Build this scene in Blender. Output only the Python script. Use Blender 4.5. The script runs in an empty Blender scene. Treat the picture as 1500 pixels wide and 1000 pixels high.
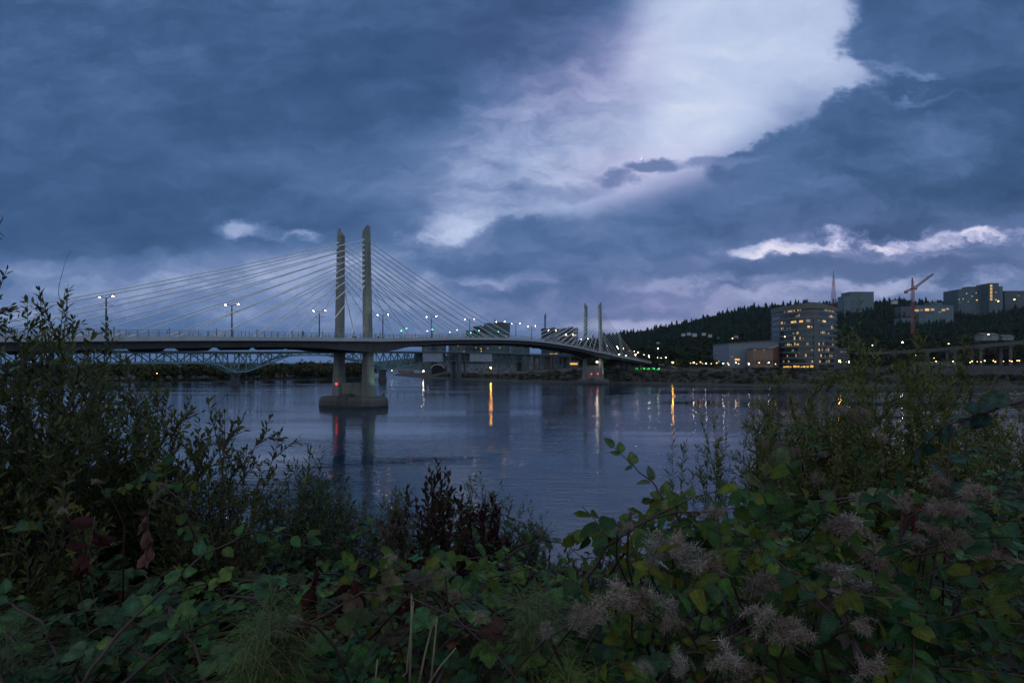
import bpy, math, random
import numpy as np
from mathutils import Vector, Matrix
R = math.radians
random.seed(7); rng = np.random.default_rng(11)
sc = bpy.context.scene
COL = sc.collection

# ------------------------------------------------------------------ camera
FPX = 846.0; HY = 535.0; EYE = 12.5            # photo focal length in px, horizon row, eye height over the water
cam_d = bpy.data.cameras.new("camera"); cam = bpy.data.objects.new("camera", cam_d); COL.objects.link(cam)
cam_d.sensor_width = 36; cam_d.lens = FPX / 1500 * 36
cam_d.shift_y = (HY - 500) / 1500
cam_d.clip_start = 0.05; cam_d.clip_end = 20000
cam.location = (0, 0, EYE); cam.rotation_euler = (R(90), 0, 0)
sc.camera = cam
sc.render.resolution_x, sc.render.resolution_y = 1024, 682
sc.view_settings.view_transform = 'Standard'; sc.view_settings.look = 'None'
sc.view_settings.exposure = 0; sc.view_settings.gamma = 1; sc.view_settings.use_curve_mapping = False
cy = sc.cycles
cy.use_denoising = True
try: cy.denoiser = 'OPENIMAGEDENOISE'
except Exception: pass
cy.max_bounces = 8; cy.diffuse_bounces = 3; cy.glossy_bounces = 4; cy.transmission_bounces = 4; cy.volume_bounces = 1
cy.sample_clamp_indirect = 4; cy.caustics_reflective = False; cy.caustics_refractive = False

# ------------------------------------------------------------------ dusk sky (world)
SUN_EL, SUN_AZ = R(2.0), R(35)                 # the sun has just gone down behind the hill ahead to the right
w = bpy.data.worlds.new("World"); sc.world = w; w.use_nodes = True
T = w.node_tree; T.nodes.clear(); L = T.links
def N(kind, **kw):
    n = T.nodes.new(kind)
    for k, v in kw.items(): setattr(n, k, v)
    return n
def put(sock, v):
    if isinstance(v, (int, float, tuple, list)): sock.default_value = v
    else: L.new(v, sock)
def M(op, a, b=0.0, c=0.0, clamp=False):
    n = N('ShaderNodeMath', operation=op, use_clamp=clamp)
    for s, v in zip(n.inputs, (a, b, c)): put(s, v)
    return n.outputs[0]
def VM(op, a, b=None, out=0):
    n = N('ShaderNodeVectorMath', operation=op); put(n.inputs[0], a)
    if b is not None: put(n.inputs[3] if op == 'SCALE' else n.inputs[1], b)
    return n.outputs[out]
def noise(vec, scale, detail=6, rough=.55, out=0):
    n = N('ShaderNodeTexNoise'); L.new(vec, n.inputs['Vector']); n.inputs['Scale'].default_value = scale
    n.inputs['Detail'].default_value = detail; n.inputs['Roughness'].default_value = rough
    return n.outputs[out]
def sstep(v, a, b, lo=0.0, hi=1.0):
    n = N('ShaderNodeMapRange', interpolation_type='SMOOTHSTEP'); put(n.inputs[0], v)
    for i, x in zip((1, 2, 3, 4), (a, b, lo, hi)): n.inputs[i].default_value = x
    return n.outputs[0]
tc = N('ShaderNodeTexCoord').outputs['Generated']
sx = N('ShaderNodeSeparateXYZ'); L.new(tc, sx.inputs[0]); dx, dy, dz = sx.outputs
dyc = M('MAXIMUM', dy, .06)
# cloud-deck coordinates: gnomonic angles about due "north" (the way the river is seen)
U = M('MULTIPLY_ADD', M('DIVIDE', dx, dyc), FPX, 750.0)
V = M('MULTIPLY_ADD', M('DIVIDE', dz, dyc), -FPX, HY)
cxyz = N('ShaderNodeCombineXYZ'); L.new(U, cxyz.inputs[0]); L.new(V, cxyz.inputs[1]); P = cxyz.outputs[0]
def scaled(v, s):
    n = N('ShaderNodeMapping'); L.new(v, n.inputs[0]); n.inputs['Scale'].default_value = s; return n.outputs[0]
Pa = scaled(P, (1 / 400, 1 / 190, 1))
wcol = noise(Pa, 1.0, 3, .5, 1)
warp = VM('MULTIPLY', VM('SUBTRACT', wcol, (.5, .5, .5)), (150, 75, 0))
wcol2 = noise(scaled(P, (1 / 95, 1 / 62, 1)), 1.0, 8, .62, 1)
warp2 = VM('MULTIPLY', VM('SUBTRACT', wcol2, (.5, .5, .5)), (105, 80, 0))
P2 = VM('ADD', VM('ADD', P, warp), warp2)       # ragged edges
P1 = VM('ADD', P, warp)                          # soft edges
P3 = VM('ADD', P, warp2)
fb = noise(scaled(VM('ADD', P, warp2), (1 / 330, 1 / 120, 1)), 1.0, 7, .55)
fbf = noise(scaled(P3, (1 / 120, 1 / 50, 1)), 1.0, 6, .6)
edge = noise(scaled(P3, (1 / 130, 1 / 95, 1)), 1.0, 9, .62)
def ell(p, cx, cy_, rx, ry, rot, soft):
    n = N('ShaderNodeMapping', vector_type='TEXTURE'); L.new(p, n.inputs[0])
    n.inputs['Location'].default_value = (cx, cy_, 0); n.inputs['Rotation'].default_value = (0, 0, R(rot)); n.inputs['Scale'].default_value = (rx, ry, 1)
    ln = VM('LENGTH', n.outputs[0], out=1)
    if soft < .33: ln = M('MULTIPLY_ADD', edge, .62, M('SUBTRACT', ln, .31)); soft *= .8      # ragged billowing rim
    return sstep(ln, 1 - soft, 1 + soft, 1, 0)
S = M('MULTIPLY_ADD', M('SUBTRACT', fb, .5), .30, .33)
brk = sstep(fbf, .38, .58)
def over(S, p, cx, cy_, rx, ry, rot, soft, val, op=1.0, tex=.25):
    m = M('MULTIPLY', ell(p, cx, cy_, rx, ry, rot, soft), abs(op))
    if op < 0: m = M('MULTIPLY', m, brk)
    v = M('MULTIPLY_ADD', M('SUBTRACT', fbf, .5), tex * .9, M('MULTIPLY_ADD', M('SUBTRACT', fb, .5), tex, val))
    n = N('ShaderNodeMix', data_type='FLOAT'); L.new(m, n.inputs[0]); L.new(S, n.inputs[2]); L.new(v, n.inputs[3])
    return n.outputs[0]
SKY = [  # layer, centre, radii, turn, softness, brightness, opacity (negative: broken up), grain
 (P1, 300, 115, 720, 265, -6, .42, .24, .95, .42),
 (P1, 560, 110, 300, 120, -14, .8, .165, .9, .26),
 (P1, 40, 330, 320, 150, 0, .8, .165, .9, .26),
 (P1, 180, 210, 260, 60, -4, .8, .25, .6, .16),
 (P1, 640, 262, 170, 55, 2, .8, .40, .8, .3),
 (P1, 470, 235, 160, 26, 0, .8, .34, .6, .3),
 (P1, 1115, -20, 180, 170, 0, .40, .82, 1, .10),
 (P1, 1035, 95, 190, 125, -22, .46, .86, 1, .12),
 (P3, 1240, 105, 60, 40, -20, .7, .86, .8, .1),
 (P1, 915, 205, 190, 84, -18, .45, .90, .95, .10),
 (P2, 790, 285, 140, 46, -16, .6, .80, .8, .7),
 (P2, 705, 330, 100, 26, -14, .6, .74, .85, .7),
 (P2, 660, 352, 85, 11, 0, .5, .80, -.9, .4),
 (P1, 760, 205, 150, 80, -25, .8, .60, .8, .8),
 (P2, 790, 110, 90, 55, -35, .8, .48, .5, .6),
 (P2, 1455, 30, 205, 92, 4, .20, .23, .97, .42),
 (P2, 1500, 150, 170, 90, 0, .3, .21, .95, .16),
 (P2, 1420, 225, 330, 100, -12, .20, .20, .98, .45),
 (P3, 1195, 212, 85, 42, -26, .22, .25, .97, .3),
 (P3, 1110, 240, 75, 26, -20, .3, .31, .95, .3),
 (P3, 1275, 165, 90, 44, -20, .22, .23, .97, .3),
 (P3, 1330, 60, 95, 60, 10, .25, .25, .95, .25),
 (P2, 1235, 262, 225, 64, -17, .22, .25, .97, .45),
 (P2, 1090, 325, 250, 46, -10, .28, .31, .95, .45),
 (P2, 860, 368, 240, 36, -5, .28, .37, .92, .4),
 (P3, 905, 262, 36, 12, 4, .4, .52, .9, .2),
 (P3, 955, 244, 32, 13, -6, .35, .46, .95, .2),
 (P3, 840, 284, 60, 13, -6, .5, .62, .7, .2),
 (P3, 1050, 240, 62, 9, -4, .5, .50, .8, .2),
 (P2, 1335, 118, 85, 16, 6, .6, .78, -.8, .4),
 (P1, 720, 435, 1100, 60, 0, .6, .53, .85, .75),
 (P2, 1150, 388, 360, 22, 0, .6, .36, .6, .4),
 (P2, 1130, 354, 85, 9, -3, .5, .84, -1, .5),
 (P2, 1280, 345, 110, 12, 2, .5, .90, -1, .6),
 (P2, 1450, 346, 90, 11, -4, .5, .90, -1, .6),
 (P2, 1330, 368, 120, 8, 3, .6, .58, -.9, .5),
 (P3, 350, 337, 40, 13, 0, .6, .72, .9, .3),
 (P3, 440, 343, 55, 7, 0, .7, .60, -.9, .3),
 (P2, 270, 425, 230, 38, -4, .7, .58, .9, .5),
 (P2, 330, 412, 110, 11, -4, .6, .68, -.7, .5),
 (P2, 700, 392, 150, 14, 4, .7, .33, .8, .25),
 (P2, 1130, 382, 90, 16, -4, .4, .25, .9, .2),
 (P2, 1320, 385, 220, 14, 2, .5, .29, .8, .2),
 (P3, 930, 480, 85, 12, -3, .7, .74, .9, .3),
 (P3, 1040, 412, 110, 8, -4, .7, .62, -.9, .3),
 (P3, 1000, 440, 170, 14, 0, .7, .60, .7, .5),
 (P2, 1230, 408, 200, 9, -3, .7, .66, -.8, .4),
 (P2, 640, 418, 160, 9, 3, .7, .62, -.8, .4),
 (P2, 480, 385, 120, 8, -3, .7, .58, -.8, .4),
 (P2, 120, 392, 160, 14, 0, .7, .50, .8, .4),
 (P2, 1420, 405, 120, 10, -6, .7, .62, -.8, .4),
 (P1, 250, 528, 500, 22, 0, .7, .36, .7, .1),
]
for p, cx, c2, rx, ry, rot, so, va, op, tx in SKY: S = over(S, p, cx, c2, rx, ry, rot, so, va, op, tx)
S = M('MULTIPLY_ADD', M('SUBTRACT', fbf, .5), .16, S)
# behind and overhead: plain broken dusk cloud
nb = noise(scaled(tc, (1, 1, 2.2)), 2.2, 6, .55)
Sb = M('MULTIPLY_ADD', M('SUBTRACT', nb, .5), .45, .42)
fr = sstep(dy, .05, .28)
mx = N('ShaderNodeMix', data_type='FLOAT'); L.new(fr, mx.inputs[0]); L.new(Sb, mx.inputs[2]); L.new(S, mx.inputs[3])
ramp = N('ShaderNodeValToRGB'); L.new(mx.outputs[0], ramp.inputs[0])
STOPS = [(0, (.023, .062, .155)), (.2, (.047, .106, .24)), (.35, (.085, .158, .335)), (.5, (.150, .228, .43)), (.7, (.315, .398, .63)), (.88, (.51, .60, .82)), (1, (.72, .76, .89))]
el = ramp.color_ramp.elements
while len(el) < len(STOPS): el.new(.5)
for e, (p, c) in zip(el, STOPS): e.position = p; e.color = (*c, 1)
pink = None
for a in ((P1, 800, 70, 130, 90, 20, .9, .75), (P1, 985, 450, 230, 50, 0, .9, .75), (P1, 1330, 350, 280, 50, 0, .9, .6), (P1, 1080, 420, 300, 60, 0, .9, .5), (P1, 950, 250, 110, 40, 0, .9, .5)):
    m = M('MULTIPLY', ell(*a[:7]), a[7]); pink = m if pink is None else M('MAXIMUM', pink, m)
tint = N('ShaderNodeMix', data_type='RGBA', blend_type='MULTIPLY'); L.new(M('MULTIPLY', pink, fr), tint.inputs[0]); L.new(ramp.outputs[0], tint.inputs[6]); tint.inputs[7].default_value = (1.22, .95, .98, 1)
nish = N('ShaderNodeTexSky', sky_type='NISHITA', sun_disc=False, sun_elevation=SUN_EL, sun_rotation=SUN_AZ)
# scattered daylight (Nishita) under the clouds: a small share of what comes through the deck
east_fill = VM('SCALE', VM('MULTIPLY', tint.outputs[2], (1.58, 1.20, .78)), 2.2)   # unseen sky behind the viewer, warmed and brightened as added fill light
wm = N('ShaderNodeMix', data_type='RGBA'); L.new(fr, wm.inputs[0]); L.new(east_fill, wm.inputs[6]); L.new(tint.outputs[2], wm.inputs[7])
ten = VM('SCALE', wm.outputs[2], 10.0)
nsh = VM('SCALE', VM('MULTIPLY', nish.outputs[0], (.5, .8, 1.0)), .02)
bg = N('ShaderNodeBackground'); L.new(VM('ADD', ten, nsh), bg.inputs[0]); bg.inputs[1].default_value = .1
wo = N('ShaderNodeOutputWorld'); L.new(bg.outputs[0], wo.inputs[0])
w.cycles.sampling_method = 'MANUAL'; w.cycles.sample_map_resolution = 512

# the last of the sun through cloud: very weak, very soft
sl = bpy.data.lights.new("sun", 'SUN'); sl.energy = .02; sl.angle = R(20); sl.color = (1, .85, .8)
so = bpy.data.objects.new("sun", sl); COL.objects.link(so)
so.rotation_euler = Vector((-math.sin(SUN_AZ), -math.cos(SUN_AZ), -math.tan(R(8)))).to_track_quat('-Z', 'Y').to_euler()

# ------------------------------------------------------------------ helpers
def at(x, y, Y):
    """World point at depth Y seen at photo pixel (x, y)."""
    return Vector(((x - 750) / FPX * Y, Y, EYE + (HY - y) / FPX * Y))
ORG = {}
def tag(o, label=None, cat=None, group=None, kind=None):
    for k, v in (('label', label), ('category', cat), ('group', group), ('kind', kind)):
        if v: o[k] = v
    return o
def thing(name, loc, label, cat, group=None):
    o = bpy.data.objects.new(name, None); COL.objects.link(o); o.location = loc; o.empty_display_size = .3
    ORG[o] = Vector(loc); return tag(o, label, cat, group)
def link_mesh(name, me, mat, parent=None):
    o = bpy.data.objects.new(name, me); COL.objects.link(o)
    if mat: me.materials.append(mat)
    if parent is not None: o.parent = parent; ORG[o] = ORG[parent]
    else: ORG[o] = Vector((0, 0, 0))
    return o
class MB:
    def __init__(s): s.v = []; s.f = []
    def add(s, vs, fs):
        b = len(s.v); s.v += [tuple(p) for p in vs]; s.f += [tuple(i + b for i in f) for f in fs]; return s
    def box(s, c, d, rz=0.0, m=None):
        c = Vector(c); h = Vector(d) / 2; rot = m or Matrix.Rotation(rz, 3, 'Z')
        vs = [c + rot @ Vector((x * h.x, y * h.y, z * h.z)) for z in (-1, 1) for x, y in ((-1, -1), (1, -1), (1, 1), (-1, 1))]
        return s.add(vs, [(3, 2, 1, 0), (4, 5, 6, 7), (0, 1, 5, 4), (1, 2, 6, 5), (2, 3, 7, 6), (3, 0, 4, 7)])
    def bar(s, a, b, wd, h=None):
        a = Vector(a); b = Vector(b); d = b - a; ln = d.length
        if ln < 1e-6: return s
        q = d.to_track_quat('Y', 'Z').to_matrix()
        return s.box((a + b) / 2, (wd, ln, h or wd), m=q)
    def tube(s, pts, rad, n=6, cap=True):
        pts = [Vector(p) for p in pts]; k = len(pts)
        rad = [rad] * k if isinstance(rad, (int, float)) else rad
        b = len(s.v); up = Vector((0, 0, 1))
        for i, p in enumerate(pts):
            d = (pts[min(i + 1, k - 1)] - pts[max(i - 1, 0)]).normalized()
            x = d.cross(up if abs(d.z) < .95 else Vector((0, 1, 0))).normalized(); y = x.cross(d)
            for j in range(n):
                a = 2 * math.pi * j / n; s.v.append(tuple(p + (x * math.cos(a) + y * math.sin(a)) * rad[i]))
        for i in range(k - 1):
            for j in range(n): s.f.append((b + i * n + j, b + i * n + (j + 1) % n, b + (i + 1) * n + (j + 1) % n, b + (i + 1) * n + j))
        if cap: s.f.append(tuple(b + j for j in range(n))[::-1]); s.f.append(tuple(b + (k - 1) * n + j for j in range(n)))
        return s
    def loft(s, rings, cap=True):
        b = len(s.v); n = len(rings[0])
        for r in rings: s.v += [tuple(p) for p in r]
        for i in range(len(rings) - 1):
            for j in range(n): s.f.append((b + i * n + j, b + i * n + (j + 1) % n, b + (i + 1) * n + (j + 1) % n, b + (i + 1) * n + j))
        if cap: s.f.append(tuple(b + j for j in range(n))[::-1]); s.f.append(tuple(b + (len(rings) - 1) * n + j for j in range(n)))
        return s
    def prism(s, poly, z0, z1): return s.loft([[(x, y, z0) for x, y in poly], [(x, y, z1) for x, y in poly]])
    def ball(s, c, r, n=8, m=5, sq=1.0):
        c = Vector(c); rings = []
        for i in range(1, m):
            t = math.pi * i / m
            rings.append([c + Vector((r * math.sin(t) * math.cos(2 * math.pi * j / n), r * math.sin(t) * math.sin(2 * math.pi * j / n), -r * sq * math.cos(t))) for j in range(n)])
        return s.loft(rings)
    def mesh(s, name, org=(0, 0, 0), smooth=False):
        me = bpy.data.meshes.new(name); o = Vector(org)
        me.from_pydata([tuple(Vector(p) - o) for p in s.v], [], s.f); me.update()
        if smooth: me.polygons.foreach_set('use_smooth', [True] * len(me.polygons))
        return me
    def build(s, name, mat, parent=None, smooth=False):
        return link_mesh(name, s.mesh(name, ORG[parent] if parent is not None else (0, 0, 0), smooth), mat, parent)
def copy_tree(o, loc, parent=None):
    c = o.copy(); COL.objects.link(c)
    if parent is None: c.location = loc; ORG[c] = Vector(loc)
    else: c.parent = parent
    for ch in list(o.children): copy_tree(ch, None, c)
    return c

# ------------------------------------------------------------------ materials
def mat(name, col, rough=.7, metal=0, var=.15, scale=3.0, bump=.0, bscale=20, spec=.4, streak=0, coord='Object', joints=0):
    m = bpy.data.materials.new(name); m.use_nodes = True; nt = m.node_tree; b = nt.nodes['Principled BSDF']
    b.inputs['Roughness'].default_value = rough; b.inputs['Metallic'].default_value = metal; b.inputs['Specular IOR Level'].default_value = spec
    t = nt.nodes.new('ShaderNodeTexCoord'); mp = nt.nodes.new('ShaderNodeMapping'); nt.links.new(t.outputs[coord], mp.inputs[0])
    mp.inputs['Scale'].default_value = (1, 1, .2 if streak else 1)
    n = nt.nodes.new('ShaderNodeTexNoise'); nt.links.new(mp.outputs[0], n.inputs['Vector']); n.inputs['Scale'].default_value = scale; n.inputs['Detail'].default_value = 6; n.inputs['Roughness'].default_value = .65
    r = nt.nodes.new('ShaderNodeMapRange'); nt.links.new(n.outputs[0], r.inputs[0]); r.inputs[1].default_value = .3; r.inputs[2].default_value = .7; r.inputs[3].default_value = 1 - var; r.inputs[4].default_value = 1 + var
    x = nt.nodes.new('ShaderNodeVectorMath'); x.operation = 'SCALE'; x.inputs[0].default_value = col; nt.links.new(r.outputs[0], x.inputs[3]); nt.links.new(x.outputs[0], b.inputs['Base Color'])
    if joints:      # pour joints
        sp = nt.nodes.new('ShaderNodeSeparateXYZ'); nt.links.new(t.outputs[coord], sp.inputs[0]); src = sp.outputs[2]
        for op, val in (('DIVIDE', joints), ('FRACT', 0), ('GREATER_THAN', .06), ('MULTIPLY', .30), ('ADD', .70)):
            k = nt.nodes.new('ShaderNodeMath'); k.operation = op; nt.links.new(src, k.inputs[0]); k.inputs[1].default_value = val; src = k.outputs[0]
        x2 = nt.nodes.new('ShaderNodeVectorMath'); x2.operation = 'SCALE'; nt.links.new(x.outputs[0], x2.inputs[0]); nt.links.new(src, x2.inputs[3]); nt.links.new(x2.outputs[0], b.inputs['Base Color'])
    if bump:
        n2 = nt.nodes.new('ShaderNodeTexNoise'); nt.links.new(t.outputs[coord], n2.inputs['Vector']); n2.inputs['Scale'].default_value = bscale; n2.inputs['Detail'].default_value = 5
        bp = nt.nodes.new('ShaderNodeBump'); bp.inputs['Strength'].default_value = bump; nt.links.new(n2.outputs[0], bp.inputs['Height']); nt.links.new(bp.outputs[0], b.inputs['Normal'])
    return m
def glow(name, col, strength):
    m = bpy.data.materials.new(name); m.use_nodes = True; b = m.node_tree.nodes['Principled BSDF']
    b.inputs['Base Color'].default_value = (.3, .3, .3, 1); b.inputs['Emission Color'].default_value = (*col, 1); b.inputs['Emission Strength'].default_value = strength
    return m
CONC = mat('concrete', (.215, .215, .195), .8, var=.35, scale=.45, bump=.2, bscale=3, streak=1, joints=3.05)
CONC_D = mat('wet_concrete', (.105, .098, .09), .75, var=.35, scale=.5, bump=.3, bscale=2, streak=1)
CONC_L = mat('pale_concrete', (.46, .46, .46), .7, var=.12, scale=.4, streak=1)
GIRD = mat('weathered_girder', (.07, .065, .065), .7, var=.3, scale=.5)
STEEL = mat('galvanised_steel', (.30, .31, .32), .5, .3, var=.2)
CABLE = mat('white_cable_sheath', (.78, .78, .78), .45, var=.06)
DARKM = mat('dark_metal', (.05, .055, .06), .5, .3)
TRUSS = mat('green_painted_steel', (.13, .24, .26), .6, var=.25, scale=.6)
TARP = mat('white_tarpaulin', (.27, .30, .36), .7, var=.14, scale=.25, bump=.3, bscale=1.2)
DARKP = mat('dark_truss_steel', (.075, .10, .105), .7, var=.3, scale=.4)
WARM = glow('warm_lamp', (1, .52, .18), 11); WHITE = glow('white_lamp', (1, .86, .72), 70); PEACH = glow('peach_lamp', (1, .55, .26), 115); ORANGE = glow('sodium_lamp', (1, .36, .035), 210)
RED = glow('red_lamp', (1, .02, .03), 4.5); GREEN = glow('green_lamp', (.10, .9, .45), 7)
WIN_Y = glow('lit_yellow_window', (1, .52, .05), .95); WIN_W = glow('lit_pale_window', (1, .60, .18), .42); WIN_D = glow('dim_lit_window', (1, .62, .30), .13)
GLASS = mat('dark_glass', (.022, .035, .045), .12, var=.3, scale=.4, spec=.7)

# ------------------------------------------------------------------ setting: river, banks, hills
def water_mat():
    m = bpy.data.materials.new('river_water'); m.use_nodes = True; nt = m.node_tree; b = nt.nodes['Principled BSDF']; lk = nt.links
    b.inputs['Base Color'].default_value = (.010, .028, .055, 1); b.inputs['Roughness'].default_value = .018; b.inputs['IOR'].default_value = 1.333
    g = nt.nodes.new('ShaderNodeNewGeometry')
    def nz(scale, sc3, det, rough=.5):
        mp = nt.nodes.new('ShaderNodeMapping'); lk.new(g.outputs['Position'], mp.inputs[0]); mp.inputs['Scale'].default_value = sc3; mp.inputs['Rotation'].default_value = (0, 0, R(8))
        n = nt.nodes.new('ShaderNodeTexNoise'); lk.new(mp.outputs[0], n.inputs['Vector']); n.inputs['Scale'].default_value = scale; n.inputs['Detail'].default_value = det; n.inputs['Roughness'].default_value = rough
        return n.outputs[0]
    def mm(op, a, b_=0., c=0.):
        n = nt.nodes.new('ShaderNodeMath'); n.operation = op
        for s, v in zip(n.inputs, (a, b_, c)):
            if isinstance(v, (int, float)): s.default_value = v
            else: lk.new(v, s)
        return n.outputs[0]
    big = nz(1.0, (.16, .42, .3), 2); mid = nz(1.0, (.55, 1.25, .8), 3); fine = nz(1.0, (2.2, 4.2, 3), 2)
    h = mm('ADD', mm('MULTIPLY', big, .072), mm('ADD', mm('MULTIPLY', mid, .062), mm('MULTIPLY', fine, .017)))
    pat = nz(1.0, (.006, .030, .02), 4, .6)           # wind lanes: ruffled and smooth water
    r = nt.nodes.new('ShaderNodeMapRange'); lk.new(pat, r.inputs[0]); r.inputs[1].default_value = .38; r.inputs[2].default_value = .62; r.inputs[3].default_value = .22; r.inputs[4].default_value = 1.35
    bp = nt.nodes.new('ShaderNodeBump'); bp.inputs['Distance'].default_value = 1.0; lk.new(r.outputs[0], bp.inputs['Strength'])
    bp.inputs['Strength'].default_value = 1; lk.new(h, bp.inputs['Height']); lk.new(bp.outputs[0], b.inputs['Normal'])
    return m
WATER = water_mat()
wb = MB(); wb.add([(-6000, -300, 0), (6000, -300, 0), (6000, 6000, 0), (-6000, 6000, 0)], [(0, 1, 2, 3)])
tag(wb.build('water', WATER), kind='structure')

def grid_mesh(name, X, Y, Z, m):
    nx, ny = X.shape; me = bpy.data.meshes.new(name)
    vs = np.stack([X, Y, Z], -1).reshape(-1, 3); i = np.arange((nx - 1) * (ny - 1)); a = i // (ny - 1) * ny + i % (ny - 1)
    fs = np.stack([a, a + ny, a + ny + 1, a + 1], 1)
    me.from_pydata(vs.tolist(), [], fs.tolist()); me.polygons.foreach_set('use_smooth', [True] * len(fs)); me.update()
    return tag(link_mesh(name, me, m), kind='structure')
SOIL = mat('dark_soil', (.030, .027, .020), .95, var=.4, scale=2, bump=.5, bscale=9)
BANK = mat('riverbank_earth', (.055, .047, .034), .95, var=.4, scale=.15, bump=.4, bscale=.8)
HILLM = mat('wooded_hill_ground', (.030, .040, .025), .95, var=.4, scale=.03)
# shorelines as world polylines (x, y) at water level, west bank and island
WEST = np.array([(1400, 60), (620, 235), (300, 318), (146, 352), (96, 392), (53, 412), (8, 440), (-28, 480), (-70, 545), (-112, 622), (-150, 720), (-180, 900), (-120, 1300), (-60, 3000)], float)
ISLE = np.array([(-900, 250), (-420, 352), (-266, 407), (-215, 455), (-166, 529), (-150, 600), (-158, 680), (-230, 760), (-420, 900), (-1200, 1200)], float)
def shore_dist(px, py, line):
    d = np.full(px.shape, 1e9)
    for (ax, ay), (bx, by) in zip(line[:-1], line[1:]):
        vx, vy = bx - ax, by - ay; t = np.clip(((px - ax) * vx + (py - ay) * vy) / (vx * vx + vy * vy), 0, 1)
        d = np.minimum(d, np.hypot(px - ax - t * vx, py - ay - t * vy))
    return d
def vnoise(x, y, s, seed=0):
    r_ = np.random.default_rng(seed); g = r_.random((64, 64)); u = x / s; v = y / s
    i = np.floor(u).astype(int); j = np.floor(v).astype(int); f = u - i; h = v - j; f = f * f * (3 - 2 * f); h = h * h * (3 - 2 * h)
    q = lambda a, b: g[a % 64, b % 64]
    return q(i, j) * (1 - f) * (1 - h) + q(i + 1, j) * f * (1 - h) + q(i, j + 1) * (1 - f) * h + q(i + 1, j + 1) * f * h
def inside(px, py, line):                         # land lies beyond the shoreline (greater y)
    o = np.argsort(line[:, 0]); return py > np.interp(px, line[o, 0], line[o, 1])
RX = np.array([380, 560, 700, 800, 870, 905, 960, 1010, 1060, 1100, 1160, 1220, 1300, 1380, 1420, 1500, 1700, 2100], float)
RYP = np.array([532, 531, 527, 520, 506, 497, 487, 476, 465, 460, 455, 450, 449, 447, 441, 437, 436, 450], float)   # ridge of the ground, under the trees
def hill_z(x, y):
    px = 750 + FPX * x / np.maximum(y, 50.)
    zr = (HY - np.interp(px, RX, RYP)) / FPX * 1650
    t = np.clip((y - 640) / (1650 - 640), 0, 1)
    f = t ** 1.25 * (1.0 - .16 * np.sin(np.pi * t) * vnoise(x, y, 170, 3) * 2)
    f = np.where(y > 1650, 1 - np.clip((y - 1650) / 1600, 0, 1) * .5, f)
    return zr * f + (vnoise(x, y, 120, 5) - .5) * 14 * t
def west_z(x, y):
    d = shore_dist(x, y, WEST); land = np.where(y < 440, inside(x, y, WEST[:7]) & (x > 8), x > np.interp(y, WEST[6:, 1], WEST[6:, 0]))
    z = np.where(land, np.interp(d, [0, 6, 10, 30, 60], [-.1, .7, 1.5, 9.3, 9.8]) * np.interp(x, [0, 75], [.63, 1.]), -np.minimum(d, 30) * .15 - .1)
    return np.where(land, z + np.maximum(hill_z(x, y), 0) * np.clip(d / 200, 0, 1) + (vnoise(x, y, 9, 1) - .5) * .5 * np.clip(d / 8, 0, 1), z)
xs = np.concatenate([np.linspace(-420, 520, 190), np.linspace(540, 3200, 60)]); ys = np.concatenate([np.linspace(150, 760, 170), np.linspace(775, 3400, 70)])
X, Y = np.meshgrid(xs, ys, indexing='ij'); grid_mesh('far_bank', X, Y, west_z(X, Y), BANK)
def isle_z(x, y):
    d = shore_dist(x, y, ISLE); a = inside(x, y, ISLE[:5]) & (x < np.interp(y, [250, 529, 600, 680, 760, 900, 1200], [-166, -166, -150, -158, -230, -420, -1200]))
    return np.where(a, np.interp(d, [0, 4, 20], [-.1, .6, 2.2]), -1 - .1 * np.minimum(d, 20))
xs = np.linspace(-1000, -120, 120); ys = np.linspace(240, 1210, 120); X, Y = np.meshgrid(xs, ys, indexing='ij'); grid_mesh('island_ground', X, Y, isle_z(X, Y), BANK)
# blue hills far upstream
xs = np.linspace(-3200, 700, 90); ys = np.linspace(2600, 4200, 24); X, Y = np.meshgrid(xs, ys, indexing='ij')
px = 750 + FPX * X / 3200; top = (HY - np.interp(px, [-100, 150, 330, 440, 500, 560, 620, 700, 800], [531, 528, 531, 531, 530, 525, 519, 516, 519])) / FPX * 3200 + 12
Z = np.sin(np.clip((Y - 2600) / 1300, 0, 1) * math.pi / 2) * top * (.9 + .2 * vnoise(X, Y, 210, 9)) - .5
grid_mesh('distant_hills', X, Y, Z, HILLM)
# near bank: the viewer's slope
def near_z(x, y): return np.interp(y, [-40, 1.6, 3, 6, 34, 46], [11.2, 10.85, 10.6, 9.7, .15, -2.5]) + (vnoise(x + 50, y + 50, 1.3, 4) - .5) * .22 * (y < 33) - np.clip((x - 4) * .0, 0, 1)
xs = np.concatenate([np.linspace(-300, -16, 30), np.linspace(-15, 15, 90), np.linspace(16, 300, 30)]); ys = np.concatenate([np.linspace(-40, 0, 10), np.linspace(.3, 12, 70), np.linspace(12.5, 46, 40)])
X, Y = np.meshgrid(xs, ys, indexing='ij'); grid_mesh('near_bank', X, Y, near_z(X, Y), SOIL)
def gz(x, y): return float(near_z(np.array([x]), np.array([y]))[0])

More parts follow.
